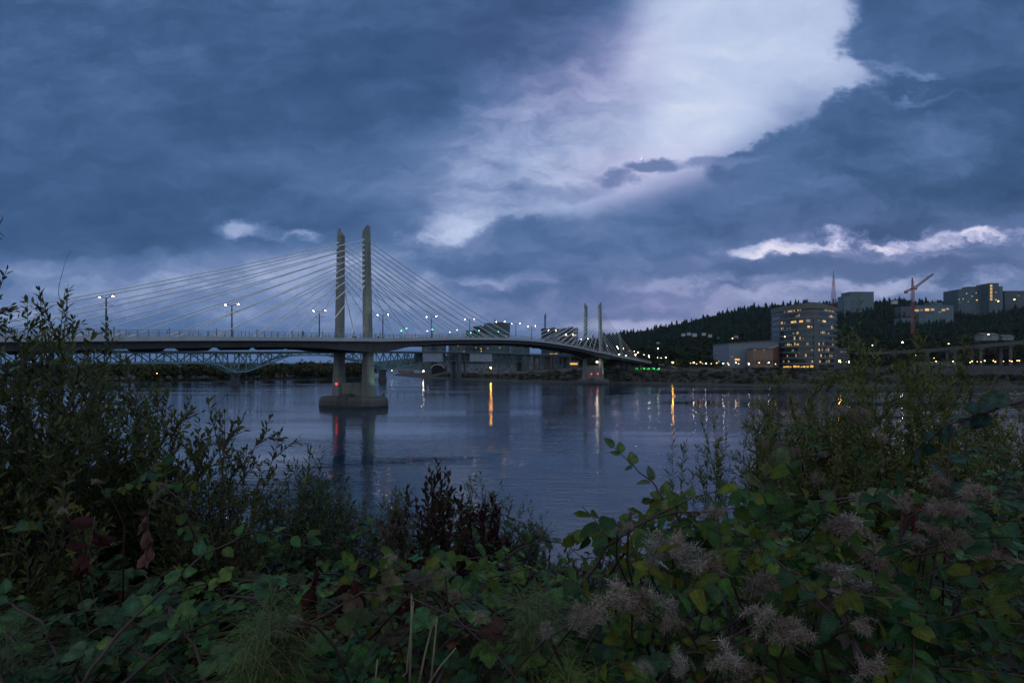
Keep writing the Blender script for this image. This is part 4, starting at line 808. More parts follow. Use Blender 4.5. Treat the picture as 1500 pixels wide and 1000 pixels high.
row = ((904, 508), (907, 519), (917, 521), (931, 519.6), (934, 516.5), (950.6, 522.6), (964, 510), (975, 523.6))
for k, (x, y) in enumerate(row): far_lamp(x, y, 470 + k * 6, WHITE, 'white lamp beside the far approach of the cable-stayed bridge', .24, 7, grp='white lamps around the bridge approach')

# ------------------------------------------------------------------ vehicles and small things on the far bank
def trailer(x, y, Yd, lab):
    p = at(x, y, Yd); r = thing('site_trailer', p, lab, 'trailer', 'white site trailers'); m = MB(); m.box(p + Vector((0, 0, 1.4)), (11, 3, 2.6)); m.build('body', CONC, r)
    m = MB(); m.box(p + Vector((0, 0, 2.8)), (11.2, 3.2, .2)); m.build('roof', WHP, r)
    for a in (-1.2, .4): m = MB(); m.tube([p + Vector((a, -1.6, .35)), p + Vector((a, -1.2, .35))], .45, 10); m.build('wheel', DARKM, r)
    for a in (-3.6, 2.8): m = MB(); m.box(p + Vector((a, -1.52, 1.6)), (1.3, .08, .9)); m.build('window', GLASS, r)
trailer(1343, 536, 440, 'white site trailer, left one behind the far bank willows'); trailer(1368, 535.4, 436, 'white site trailer, middle one of the row'); trailer(1396, 535.8, 430, 'white site trailer, right end of the row')
def car(x, y, Yd, col, lab, yaw=0):
    p = at(x, y, Yd); r = thing('parked_car', (p.x, p.y, p.z), lab, 'car', 'cars parked by the warehouse'); cm = mat('car_paint', col, .3, .2, .03)
    m = MB(); prof = [(-2.2, .35), (-2.25, .8), (-1.5, .95), (-.9, 1.45), (.7, 1.48), (1.4, .98), (2.15, .85), (2.2, .35)]; m.loft([[p + Vector((a, e, z)) for a, z in prof] for e in (-.85, .85)]); m.build('body', cm, r)
    m = MB(); pr = [(-1.2, 1.0), (-.85, 1.38), (.62, 1.40), (1.1, 1.0)]; m.loft([[p + Vector((a, e, z)) for a, z in pr] for e in (-.88, -.86)]); m.build('window', GLASS, r)
    for a in (-1.35, 1.35): m = MB(); m.tube([p + Vector((a, -.9, .33)), p + Vector((a, -.65, .33))], .34, 10); m.build('wheel', DARKM, r)
for k, (x, c, t_) in enumerate(((690, (.6, .6, .62), 'white car parked before the left half of the warehouse'), (697.5, (.55, .57, .6), 'silver car parked right of the white car by the warehouse'), (710, (.3, .3, .32), 'grey car parked left of the orange lamp'), (731, (.08, .09, .1), 'dark car parked right of the orange lamp'), (742, (.5, .5, .5), 'pale car parked near the thick viaduct pier'), (617.5, (.5, .5, .5), 'pale car on the bank left of the white hangar lamp'), (604, (.35, .06, .05), 'red car on the bank near the truss bridge'))): car(x, 545.4 if x > 640 else 546.5, 560, c, t_)
for k, (x, c, t_) in enumerate(((588, (.35, .12, .08), 'rusty container on the bank, leftmost near the truss pier'), (597, (.20, .18, .17), 'brown container on the bank between the truss pier and the red car'), (611, (.42, .44, .46), 'pale container on the bank under the left tarpaulin'))):
    p = at(x, 546, 590); r = thing('shipping_container', p, t_, 'container'); m = MB(); m.box(p + Vector((0, 0, 1.3)), (6, 2.4, 2.6)); m.build('body', mat('container_paint', c, .7), r)
    for a in range(9): m = MB(); m.box(p + Vector((-2.7 + a * .68, -1.23, 1.3)), (.14, .08, 2.4)); m.build('rib', mat('container_rib', tuple(v * .7 for v in c), .7), r)
p = at(627, 571, 300); r = thing('channel_marker', (p.x, p.y, 0), 'slim white channel marker post standing in the water', 'marker'); m = MB(); m.tube([(p.x, p.y, -1), (p.x, p.y, 2.2)], [.3, .22], 8); m.build('post', WHP, r); m = MB(); m.tube([(p.x, p.y, -.15), (p.x, p.y, .35)], [.7, .55], 10); m.build('float', WHP, r)
# crescent moon
Ym = 9000; c = at(936, 230.5, Ym); k = Ym / FPX; m = MB(); rings = []
for i in range(13):
    a = -1.35 + 2.7 * i / 12; th = math.cos(a / 1.35 * math.pi / 2) * .75 + .02
    o_ = Vector((math.cos(a + .35) * 4.2, 0, math.sin(a + .35) * -4.2)) * k; d = o_.normalized()
    rings.append([c + o_ + d * (th * .5 * k) * math.cos(q) + Vector((0, 1, 0)) * (th * .5 * k) * math.sin(q) for q in (0, 1.57, 3.14, 4.71)])
m.loft(rings); tag(m.build('moon', glow('moonlight', (1, .97, .95), .95), smooth=True), 'thin pale crescent moon in the bright gap between clouds', 'moon')

# ------------------------------------------------------------------ far woods (stuff)
sp = []
def blocked(px, ytop, y):
    return any(a < px < b_ and y < Yd + 25 and ytop < yb_ for a, b_, yb_, Yd in CLEAR)
NT = 23000
xx = rng.uniform(40, 2100, NT); yy = rng.uniform(640, 1760, NT); zz = west_z(xx, yy)
for x, y, z in zip(xx, yy, zz):
    px = 750 + FPX * x / y
    if not 845 < px < 1640: continue
    up = (y - 640) / 1000; con = random.random() < .12 + .30 * up; h = random.choice((random.uniform(14, 24), random.uniform(18, 34))) * (1 if con else .72); 
    ytop = HY - (z + h - EYE) / y * FPX
    if blocked(px, ytop, y): continue
    g_ = random.uniform(.6, 1.3); c = (.012 * g_, .026 * g_, .018 * g_) if con else ((.026 * g_, .033 * g_, .013 * g_) if random.random() < .85 else (.055 * g_, .036 * g_, .016 * g_))
    sp.append((x, y, z - .5, h, con, c))
for _ in range(46):
    y = random.uniform(760, 870); x = (1337 + random.uniform(-26, 30) - 750) / FPX * y; h = random.uniform(20, 30); g_ = random.uniform(.6, 1.2); sp.append((x, y, gwz(x, y) - .5, h, random.random() < .3, (.024 * g_, .031 * g_, .013 * g_)))
forest('hillside_forest', sp, ('dark conifer and broadleaf forest covering the hill', 'forest'))
sp = []
for _ in range(620):
    k = random.uniform(1.3, 6.5); i = int(k); u, v_ = ISLE[i] + (ISLE[i + 1] - ISLE[i]) * (k - i); off = 3 + 40 * random.random() ** 1.6; x, y = u - off * .55, v_ + off * .83
    if i >= 4: x, y = u - off, v_
    z = max(.5, float(isle_z(np.array([x]), np.array([y]))[0])); g_ = random.uniform(.7, 1.3); sp.append((x, y, z - .8, random.uniform(9, 15.5), random.random() < .12, random.choice(((.035 * g_, .045 * g_, .02 * g_), (.05 * g_, .055 * g_, .022 * g_), (.07 * g_, .055 * g_, .022 * g_)))))
forest('island_wood', sp, ('dense low wood along the island shore behind the truss bridge', 'wood'))
sp = []
for _ in range(420):
    x = random.uniform(60, 330); y = random.uniform(432, 620); z = gwz(x, y); px = 750 + FPX * x / y; h = random.uniform(5, 11)
    if (1060 < px < 1250 and y < 545) or not 860 < px < 1560 or z < 5: continue
    if 900 < px < 1010 and abs((x - BO.x) * BN.x + (y - BO.y) * BN.y) < 16: continue
    g_ = random.uniform(.7, 1.3); sp.append((x, y, z - .3, h, random.random() < .15, (.035 * g_, .042 * g_, .018 * g_)))
forest('bankside_trees', sp, ('dark trees behind the far promenade', 'trees'))
b_ = Batch(*decid_t(5, 40, .6)); b2 = Batch(*decid_t(6, 40, .6))
for _ in range(5200):
    x = random.uniform(-190, 560); y0 = float(np.interp(x, WEST[:9][::-1, 0], WEST[:9][::-1, 1])) + random.uniform(7, 36); z = gwz(x, y0)
    if z < .9: continue
    g_ = random.uniform(.6, 1.4); c = random.choice(((.032, .038, .014), (.042, .034, .016), (.055, .04, .02), (.02, .026, .012))); a = random.uniform(0, 6.3)
    random.choice((b_, b2)).add((x, y0, z - .7), (math.cos(a), math.sin(a), 0), (0, 0, 1), random.choice((random.uniform(1, 2.2), random.uniform(1.6, 4.2))), tuple(v * g_ for v in c), (1.3, .8))
for q, nm in ((b_, 'riverbank_scrub'), (b2, 'riverbank_scrub')): tag(q.build(nm, FOREST, None, False), 'brown and green scrub on the far river bank', 'scrub', kind='stuff')

# ------------------------------------------------------------------ dusk air
hm = bpy.data.materials.new('dusk_air'); hm.use_nodes = True; hn = hm.node_tree; hn.nodes.remove(hn.nodes['Principled BSDF'])
pv = hn.nodes.new('ShaderNodeVolumePrincipled'); pv.inputs['Color'].default_value = (.70, .86, 1, 1); pv.inputs['Density'].default_value = 2.2e-5; pv.inputs['Anisotropy'].default_value = .2
hn.links.new(pv.outputs[0], hn.nodes['Material Output'].inputs['Volume'])
hb = MB(); hb.box((0, 2900, 165), (12200, 6600, 350)); tag(hb.build('haze', hm), kind='stuff')

# ------------------------------------------------------------------ foreground vegetation
def leaf_t(nseg=6, width=.36, power=.9, tip=.62, fold=.22, droop=.18, serr=0.0, wave=0.0, two=True):
    v, f, uv = [], [], []; cols = (-1, -.5, 0, .5, 1) if two else (-1, 0, 1); k = len(cols)
    for i in range(nseg + 1):
        t = i / nseg; wd = width * (math.sin(math.pi * min(1, t ** tip)) ** power if 0 < t < 1 else .02)
        for c in cols:
            e = 1 + (serr * (1 if i % 2 else -1) if abs(c) == 1 else 0)
            v.append((c * wd * e, t + (.05 * (1 - abs(c)) if serr else 0), fold * abs(c) * wd - droop * t * t + wave * math.sin(t * 9 + c * 2) * abs(c))); uv.append((c, t))
    for i in range(nseg):
        for j in range(k - 1): a = i * k + j; f.append((a, a + 1, a + k + 1, a + k))
    return v, f, uv
BRAM_T = leaf_t(8, .40, .75, .70, .16, .16, .10, .012); OVAL_T = leaf_t(5, .175, .85, .95, .25, .14, two=False); WILL_T = leaf_t(4, .095, .8, .75, .3, .22, two=False)
CLEM_T = leaf_t(8, .34, .62, .66, .30, .34, 0, .03); CURL_T = leaf_t(6, .22, .8, .8, .9, -.55, 0, .08); BLADE_T = leaf_t(5, .018, .5, .5, .2, .30, two=False)
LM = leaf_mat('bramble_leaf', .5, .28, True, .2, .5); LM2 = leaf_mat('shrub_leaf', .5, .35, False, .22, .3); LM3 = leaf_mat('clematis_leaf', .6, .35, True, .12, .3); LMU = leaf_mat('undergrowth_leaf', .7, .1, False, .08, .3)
DRY = leaf_mat('dried_leaf', .85, .1, False, .1, .3); HAIR = leaf_mat('seed_plume', .9, .35, False, .05, .2); STALK = leaf_mat('green_stalk', .7, 0, False, .2, .2)
CANE_M = mat('red_brown_cane', (.055, .026, .022), .6, var=.35, scale=20); TWIG = mat('grey_brown_twig', (.050, .040, .030), .8, var=.3, scale=30); WSTEM = mat('olive_willow_stem', (.055, .055, .022), .7, var=.3, scale=20)
U3 = lambda: np.array((random.gauss(0, 1), random.gauss(0, 1), random.gauss(0, 1)))
nrm = lambda v: v / (np.linalg.norm(v) + 1e-9)
def vary(c, a=.25):
    g_ = random.uniform(1 - a, 1 + a); return tuple(max(.002, x * g_ * random.uniform(.92, 1.08)) for x in c)
def path(p, d, ln, n, grav=0.0, wob=.08, floor=None):
    p = np.array(p, float); d = nrm(np.array(d, float)); pts = [p.copy()]; st = ln / n
    for i in range(n):
        d = nrm(d + np.array((0, 0, -grav * st)) + U3() * wob * .4); p = p + d * st
        if floor is not None and p[2] < floor(p[0], p[1]) + .03: p[2] = floor(p[0], p[1]) + .03; d[2] = max(d[2], 0)
        pts.append(p.copy())
    return pts
def along(pts, step, t0=0.0):
    pts = np.array(pts); seg = np.linalg.norm(np.diff(pts, axis=0), axis=1); cs = np.concatenate([[0], np.cumsum(seg)]); s = t0
    while s < cs[-1] - 1e-6:
        i = min(int(np.searchsorted(cs, s, 'right')) - 1, len(seg) - 1); f = (s - cs[i]) / (seg[i] + 1e-9); yield pts[i] + (pts[i + 1] - pts[i]) * f, nrm(pts[i + 1] - pts[i]), s / cs[-1]; s += step * random.uniform(.75, 1.25)
def px_of(p): return 750 + FPX * p[0] / p[1], HY - FPX * (p[2] - EYE) / p[1]
GR = [(.045, .105, .030), (.055, .118, .028), (.078, .122, .024), (.038, .092, .042)]
def bramble_leaf(bt, p, d, size, pal):
    out = nrm(np.array((random.gauss(0, 1), random.gauss(0, 1) - .35, random.gauss(.15, .4))) - d * .2); pet = size * random.uniform(.5, .9); q = p + out * pet
    up = nrm(np.array((random.gauss(0, .35), random.gauss(-.35, .35), 1.0))); c = vary(random.choice(pal) if random.random() < .86 else random.choice(((.085, .075, .018), (.075, .035, .018), (.05, .05, .02))), .45); fw = nrm(out * np.array((1, 1, .5)) + np.array((0, 0, -.12))); sd = nrm(np.cross(fw, up))
    wz = lambda: (random.uniform(.85, 1.15), random.uniform(.2, 1.8))
    bt.add(q, fw, up + U3() * .15, size, vary(c, .1), wz())
    for s in (-1, 1): bt.add(q - fw * size * .06, nrm(sd * s + fw * .35), up + U3() * .15, size * random.uniform(.75, .92), vary(c, .1), wz())
    if random.random() < .45:
        for s in (-1, 1): bt.add(q - fw * size * .12, nrm(sd * s * .9 - fw * .45), up + U3() * .15, size * random.uniform(.55, .7), vary(c, .1), wz())
    return q
def bramble_bush(label, canes, size=(.034, .060), pal=GR, grp='bramble bushes on the near bank'):
    """canes: list of (x0, y0, apex height, heading, reach)."""
    x0 = sum(c[0] for c in canes) / len(canes); y0 = sum(c[1] for c in canes) / len(canes)
    r = thing('bramble_bush', (x0, y0, gz(x0, y0)), label, 'bramble', grp); st = MB(); bt = Batch(*BRAM_T); n = 0
    for (cx, c2, az_, hd, rc) in canes:
        g0 = gz(cx, c2); H = max(.25, az_ - g0); p0 = np.array((cx, c2, g0)); dd = np.array((math.cos(hd), math.sin(hd), 0)); pts = []
        for i in range(13):
            t = i / 12; pts.append(p0 + dd * rc * (t ** 1.2) + np.array((0, 0, H * (1 - ((t - .62) / .62) ** 2))) + U3() * np.array((.012, .012, .008)) * (i > 0))
        for q in pts: q[2] = max(q[2], gz(q[0], q[1]) + .02); q[1] = max(q[1], .62)
        th = random.uniform(.0035, .0065); st.tube(pts, [th * (1.15 - .8 * i / 12) for i in range(13)], 5); L_ = rc + H
        for p, d, t in along(pts, .062, .12 * L_):
            if t < .12 or px_of(p)[1] > 1120 or not -150 < px_of(p)[0] < 1650: continue
            q = bramble_leaf(bt, p, d, random.uniform(*size) * (.6 + .5 * math.sin(math.pi * min(1, t * 1.1))), pal); st.tube([p, q], .0014, 3, False)
    st.build('cane', CANE_M, r, True); bt.build('foliage', LM, r); return r
YB_X = [0, 150, 300, 450, 600, 750, 850, 900, 950, 1100, 1250, 1400, 1500]; YB_Y = [730, 730, 735, 722, 735, 755, 805, 795, 745, 705, 700, 655, 610]
def cane_set(x0, x1, n, near, far):
    out = []
    for _ in range(n):
        Yd = near + (far - near) * random.random() ** 1.1; x = random.uniform(x0, x1); f = (Yd - 1.1) / 3.2
        yt = np.interp(x, YB_X, YB_Y); ya = yt + (1 - min(1, max(0, f))) * (965 - yt) * random.uniform(.55, 1.0) + random.random() ** 1.5 * 90
        ap = at(x, ya, Yd); rc = random.uniform(.5, 1.3) * min(1.4, .5 + Yd / 3); hd = random.uniform(0, 6.283)
        bx = ap.x - math.cos(hd) * rc * .55; by = max(.95, ap.y - math.sin(hd) * rc * .55); out.append((bx, by, max(ap.z, gz(bx, by) + .3), hd, rc))
    return out
BUSH = [(-60, 260, 'bramble thicket at lower left under the tall leafy shrub, dark teal leaves', [(.038, .085, .034), (.055, .098, .028), (.04, .07, .03)]), (200, 500, 'bramble thicket with broad green leaves and a long red cane, left of the horsetail clump', GR), (420, 700, 'bramble thicket in the lower middle around the pale dry stalks', [(.038, .105, .042), (.05, .11, .036), (.075, .12, .03), (.075, .06, .03)]),
        (640, 900, 'bramble thicket below the open water, right of the dry stalks', GR), (860, 1120, 'bramble thicket with yellow-green leaves beside the fluffy clematis heads', [(.075, .112, .034), (.098, .12, .03), (.05, .098, .042)]), (1080, 1330, 'bramble thicket below the willows amid clematis fluff', [(.048, .10, .045), (.075, .117, .036)]), (1290, 1580, 'bramble thicket at the right edge with long arching canes', [(.045, .10, .055), (.06, .108, .042)])]
for x0, x1, lab, pal in BUSH:
    bramble_bush(lab, cane_set(x0, x1, 10 if x0 < 800 else 4, 1.3, 1.9) + cane_set(x0, x1, 34, 1.9, 4.4), pal=pal)
# single sprays reaching out over the water, drawn in the photograph one by one
def spray(name, pix, Y0, Y1, label, cat, size, pal, tmpl, leafm, step=.045, th=.006, stem=CANE_M, pair=False, up=.6, wid=1.0, grp=None, side=(.7, .95)):
    pts = [np.array(at(x, y, Y0 + (Y1 - Y0) * i / (len(pix) - 1))) for i, (x, y) in enumerate(pix)]; fine = []
    for a, b_ in zip(pts[:-1], pts[1:]): fine += [a + (b_ - a) * k / 4 + U3() * .002 for k in range(4)]
    fine.append(pts[-1]); r = thing(name, tuple(fine[0]), label, cat, grp); m = MB(); n = len(fine); m.tube(fine, [th * (1.1 - .8 * i / (n - 1)) for i in range(n)], 5); bt = Batch(*tmpl); sg = 1
    for p, d, t in along(fine, step, step * .5):
        for s in ((-1, 1) if pair else (sg,)):
            sd = nrm(np.cross(d, np.array((0, -1, .3)))) * s; f = nrm(d * random.uniform(*side) + sd * random.uniform(.5, .9) + U3() * .18 + np.array((0, 0, .1)))
            q = p + f * .008; bt.add(q, f, nrm(np.array((0, -up, 1)) + U3() * .35), size * random.uniform(.75, 1.15) * (1 - .35 * t), vary(random.choice(pal), .3), (wid * random.uniform(.85, 1.2), random.uniform(.2, 1.5)))
        sg = -sg
    f = nrm(fine[-1] - fine[-2]); bt.add(fine[-1], f, np.array((0, -up, 1)), size * .8, vary(pal[0]), (wid, .6))
    m.build('stem', stem, r, True); bt.build('foliage', leafm, r); return r
OLV = [(.07, .10, .034), (.085, .105, .03), (.055, .085, .034)]
spray('bramble_cane', [(1010, 800), (1000, 765), (975, 735), (955, 705), (930, 685), (900, 655)], 1.9, 2.05, 'single bramble spray with few broad leaves reaching left over open water', 'bramble', .062, OLV, BRAM_T, LM, .075, .005, pair=True)
spray('bramble_cane', [(700, 850), (740, 815), (790, 790), (830, 795), (850, 815)], 2.1, 2.3, 'small bramble spray in front of the open water, low in the middle', 'bramble', .055, GR, BRAM_T, LM, .06, .004)
spray('bramble_cane', [(1090, 760), (1180, 735), (1300, 725), (1400, 745)], 2.0, 2.3, 'long thick red-brown cane running across right of the big yellow-green leaves', 'bramble', .075, OLV, BRAM_T, LM, .10, .008)
spray('bramble_cane', [(1500, 585), (1440, 605), (1380, 625), (1350, 660)], 2.2, 2.4, 'arching bramble cane hanging in from the right edge with dark blue-green leaves', 'bramble', .085, [(.03, .06, .042)], BRAM_T, LM, .07, .007)
spray('bramble_cane', [(1390, 740), (1388, 690), (1392, 650), (1400, 625), (1440, 600)], 2.3, 2.3, 'upright dark bramble cane with broad flat leaves before the willows', 'bramble', .085, [(.028, .058, .040)], BRAM_T, LM, .08, .006)
spray('bramble_cane', [(120, 1000), (170, 930), (230, 870), (300, 810), (380, 775), (450, 790)], 1.25, 1.6, 'long reddish bramble cane arching across the lower left corner', 'bramble', .055, GR, BRAM_T, LM, .045, .004)
spray('bramble_cane', [(850, 860), (890, 800), (930, 770), (1000, 735), (1060, 715)], 1.7, 1.9, 'dark cane rising right behind the pink clematis tuft', 'bramble', .06, OLV, BRAM_T, LM, .065, .006)
spray('bramble_cane', [(1110, 760), (1125, 735), (1120, 700), (1135, 685)], 1.75, 1.75, 'top tuft of large pale-veined leaves on the mound below the willows', 'bramble', .095, [(.075, .095, .035), (.055, .09, .04), (.085, .09, .025)], BRAM_T, LM, .035, .006)
# leafy shrubs (oval leaves on rising shoots)
def shrub(label, bases, tops, leaf, step, pal, tmpl=OVAL_T, leafm=LM2, stem=TWIG, name='leafy_shrub', cat='shrub', sub=(4, .45), th=.007, angle=.8, twig_wob=.1, grp=None, bare=0, mult=1.0):
    tops = list(tops); n0 = len(tops)
    for _ in range(int(n0 * (mult - 1))):
        tp = np.array(tops[random.randrange(n0)]); b0 = np.array(bases[random.randrange(len(bases))]); f = random.uniform(.55, .97); tops.append(tuple(np.array((tp[0], tp[1], b0[2] + (tp[2] - b0[2]) * f)) + U3() * np.array((.10, .12, .05))))
    x0 = np.mean([b[0] for b in bases]); y0 = np.mean([b[1] for b in bases]); r = thing(name, (x0, y0, gz(x0, y0)), label, cat, grp); st = MB(); bt = Batch(*tmpl)
    def clothe(pts, s0, sz, stp):
        sg = random.uniform(0, 6.28)
        for p, d, t in along(pts, stp, s0):
            if px_of(p)[1] > 1130: continue
            a = nrm(np.cross(d, U3())); b2 = np.cross(d, a); sg += 2.4; o = a * math.cos(sg) + b2 * math.sin(sg); f = nrm(d * angle + o * .75 + np.array((0, 0, .15)))
            n_ = nrm(np.cross(np.cross(f, d + U3() * .2), f) * 1.0 + np.array((0, -.3, .5)))
            bt.add(p + o * .004, f, n_, sz * random.uniform(.7, 1.15), vary(random.choice(pal), .35), (random.uniform(.85, 1.2), random.uniform(.1, 1.8)))
        d = nrm(pts[-1] - pts[-2]); bt.add(pts[-1], d, U3(), sz * .7, vary(pal[0]))
    for i, tp in enumerate(tops):
        b0 = np.array(bases[i % len(bases)]); tp = np.array(tp); ln = np.linalg.norm(tp - b0); mid = (b0 + tp) / 2 + U3() * ln * .06 + np.array((0, 0, ln * .06)); pts = []
        for k in range(11): t = k / 10; pts.append((1 - t) ** 2 * b0 + 2 * t * (1 - t) * mid + t * t * tp + U3() * .006)
        st.tube(pts, [th * (1.1 - .9 * k / 10) for k in range(11)], 5); clothe(pts[4:], .02, leaf, step)
        for j in range(sub[0]):
            k = random.randint(2, 9); d = nrm(pts[k + 1] - pts[k]); o = nrm(np.cross(d, U3())); l2 = sub[1] * ln * random.uniform(.3, .8) * (1.15 - k / 12); q = path(pts[k], d * .8 + o * .7 + np.array((0, 0, .25)), l2, 7, .1, twig_wob)
            st.tube(q, [th * .5 * (1.1 - .85 * z / 7) for z in range(8)], 4); clothe(q, .02, leaf * .92, step)
            for _ in range(2):
                k2 = random.randint(2, 6); d2 = nrm(q[k2 + 1] - q[k2]); q2 = path(q[k2], d2 * .8 + nrm(np.cross(d2, U3())) * .6, l2 * .5, 5, .1, twig_wob); st.tube(q2, [th * .3 * (1.1 - .8 * z / 5) for z in range(6)], 3); clothe(q2, .015, leaf * .85, step)
    for _ in range(bare):
        tp = np.array(tops[random.randrange(len(tops))]); q = path(tp - np.array((0, 0, .15)), (random.gauss(0, .35), random.gauss(0, .3), 1), random.uniform(.25, .4), 8, -.1, .35); st.tube(q, [.002 * (1.1 - .8 * z / 8) for z in range(9)], 3)
    st.build('stem', stem, r, True); bt.build('foliage', leafm, r); return r
def tops_px(pairs, Y0, Y1, jx=0, jy=0): return [tuple(at(x + random.uniform(-jx, jx), y + random.uniform(-jy, jy), random.uniform(Y0, Y1))) for x, y in pairs]
def bases_px(x0, x1, Y0, Y1, n):
    o = []
    for _ in range(n): Yd = random.uniform(Y0, Y1); x = (random.uniform(x0, x1) - 750) / FPX * Yd; o.append((x, Yd, gz(x, Yd)))
    return o
DK = [(.060, .076, .022), (.072, .080, .022), (.048, .066, .022), (.085, .080, .018)]
shrub('tall dark leafy shrub at the left edge, its leaf tips against the sky', bases_px(-140, 70, 2.3, 2.9, 5), tops_px([(0, 400), (35, 445), (62, 420), (90, 430), (108, 425), (-30, 430), (10, 500), (60, 520), (118, 480), (130, 500), (20, 560), (90, 560), (-40, 520), (140, 540), (40, 620), (120, 610), (-20, 640), (70, 660)], 2.2, 2.9, 10, 8), .040, .0165, DK, sub=(7, .30), bare=7, mult=6)
shrub('rounded dark shrub between the tall left shrub and the water', bases_px(60, 260, 3.0, 3.8, 5), tops_px([(150, 505), (165, 520), (190, 535), (210, 560), (235, 575), (250, 560), (262, 600), (140, 570), (180, 600), (220, 640), (260, 650), (285, 620), (160, 660), (120, 640), (200, 690), (100, 700), (245, 700)], 2.9, 3.7, 10, 8), .048, .019, DK, sub=(8, .36), mult=6)
shrub('loose shrub with upright leafy shoots in front of the left water', bases_px(230, 360, 2.6, 3.2, 5), tops_px([(300, 585), (318, 600), (340, 640), (360, 655), (398, 612), (412, 632), (330, 690), (380, 690), (290, 660), (265, 690), (310, 720), (350, 715), (420, 690)], 2.5, 3.1, 5, 5), .040, .018, [(.062, .068, .02), (.078, .074, .02), (.046, .06, .02)], sub=(8, .34), mult=3.6)
shrub('low willow spray leaning right over the left water', bases_px(330, 450, 3.2, 4.0, 4), tops_px([(470, 655), (452, 668), (490, 690), (440, 690), (468, 700), (420, 700), (500, 715), (520, 735), (400, 715), (455, 730)], 3.2, 3.9, 5, 5), .058, .020, [(.032, .048, .020), (.04, .054, .022)], WILL_T, name='willow_shrub', cat='willow', sub=(7, .4), th=.004, stem=WSTEM, mult=3.5)
# willows on the right
WG = [(.13, .132, .026), (.105, .12, .026), (.15, .14, .028), (.085, .10, .026)]
def willow(label, x0, x1, Y0, Y1, tops, **k):
    return shrub(label, bases_px(x0, x1, Y0, Y1, 6), tops_px(tops, Y0, Y1, 4, 4), k.pop('leaf', .085), k.pop('step', .026), WG, WILL_T, name='willow_shrub', cat='willow', sub=k.pop('sub', (9, .34)), th=k.pop('th', .008), stem=WSTEM, twig_wob=.06, mult=k.pop('mult', 4.6), **k)
willow('slim lone willow left of the mound, standing before open water', 1040, 1080, 6.2, 7.0, [(1022, 588), (1042, 598), (1036, 640), (1062, 640), (1020, 655), (1070, 670)], sub=(7, .2), mult=1.3)
willow('low feathery willow shoot between the bramble spray and the lone willow', 985, 1010, 6.0, 6.6, [(988, 625), (1004, 650), (975, 690), (1015, 690)], sub=(4, .14), mult=1.2)
willow('first willow of the right screen, beside the slim lone one', 1080, 1180, 6.6, 8.0, [(1098, 592), (1112, 568), (1128, 560), (1138, 545), (1150, 555), (1160, 580), (1105, 620), (1120, 610), (1145, 610), (1170, 600), (1095, 640)])
willow('second willow of the right screen, in front of the curved office building', 1160, 1270, 6.6, 8.2, [(1182, 560), (1198, 545), (1215, 535), (1230, 545), (1205, 580), (1190, 600), (1226, 600), (1240, 560), (1175, 610), (1252, 590)])
willow('tallest willow with reddish thin tips rising toward the ridge hospital', 1230, 1330, 6.0, 7.4, [(1256, 440), (1248, 480), (1262, 500), (1280, 500), (1250, 530), (1290, 520), (1310, 540), (1275, 560), (1300, 575), (1240, 590), (1260, 600), (1320, 580)])
willow('bushy willow below the crane', 1310, 1420, 6.0, 7.6, [(1338, 470), (1345, 495), (1330, 520), (1356, 500), (1365, 535), (1350, 560), (1385, 550), (1400, 540), (1320, 580), (1375, 580), (1410, 580)])
willow('willow at the right edge below the elevated road', 1410, 1540, 6.0, 7.6, [(1404, 500), (1420, 545), (1440, 560), (1460, 550), (1480, 555), (1500, 545), (1520, 560), (1430, 590), (1470, 590), (1500, 590), (1540, 560)])
willow('low willow thicket before the water, between the clematis mound and the first tall willow', 1090, 1300, 4.8, 5.8, [(1105, 640), (1125, 620), (1150, 632), (1175, 618), (1200, 636), (1225, 620), (1250, 640), (1275, 622), (1300, 640)], mult=3.2, leaf=.065)
willow('low willow thicket behind the arching cane at the right edge', 1290, 1540, 4.8, 5.8, [(1310, 620), (1335, 606), (1360, 622), (1385, 605), (1410, 618), (1440, 600), (1470, 615), (1500, 600), (1530, 612)], mult=3.2, leaf=.065)
# low willow wisps and dried weeds in the middle
for lab, xs_, Yd, tp in (('thin green willow shoots right of the dark dried weed', (690, 790), (4.2, 5.2), [(705, 690), (690, 705), (735, 712), (748, 730), (768, 722), (775, 735), (720, 740), (800, 752), (790, 765), (700, 740)]), ('thin green willow shoots left of the dark dried weed', (540, 620), (4.2, 5.2), [(580, 715), (560, 735), (600, 720), (548, 740), (590, 745), (535, 755)]), ('thin green willow shoots near the reflection of the near towers', (440, 540), (3.8, 4.8), [(455, 700), (470, 690), (490, 725), (505, 735), (480, 740), (520, 745), (440, 720)])):
    shrub(lab, bases_px(*xs_, *Yd, 5), tops_px(tp, *Yd, 4, 4), .055, .019, [(.065, .085, .03), (.08, .09, .03), (.075, .06, .035)], WILL_T, name='willow_shrub', cat='willow', sub=(8, .3), th=.003, stem=WSTEM, mult=8)
BRN = [(.048, .028, .024), (.065, .04, .028), (.035, .02, .02), (.07, .055, .03)]
shrub('dark brown dried weed with curled leaves, tallest in the middle', bases_px(600, 690, 3.4, 4.0, 5), tops_px([(640, 678), (652, 685), (630, 690), (662, 700), (618, 708), (645, 710), (600, 715), (672, 720), (608, 730), (655, 740), (630, 740), (690, 735)], 3.3, 3.9, 4, 4), .042, .018, BRN, CURL_T, DRY, TWIG, 'dried_weed', 'weed', (6, .26), .004, .4, mult=2.6)
shrub('small maroon dried weed right of the tallest dried weed', bases_px(700, 740, 3.3, 3.7, 3), tops_px([(712, 735), (722, 728), (700, 745), (730, 750), (690, 752)], 3.3, 3.6, 4, 4), .045, .022, [(.045, .012, .02), (.03, .012, .016)], CURL_T, DRY, TWIG, 'dried_weed', 'weed', (4, .24), .003, .4, mult=2)
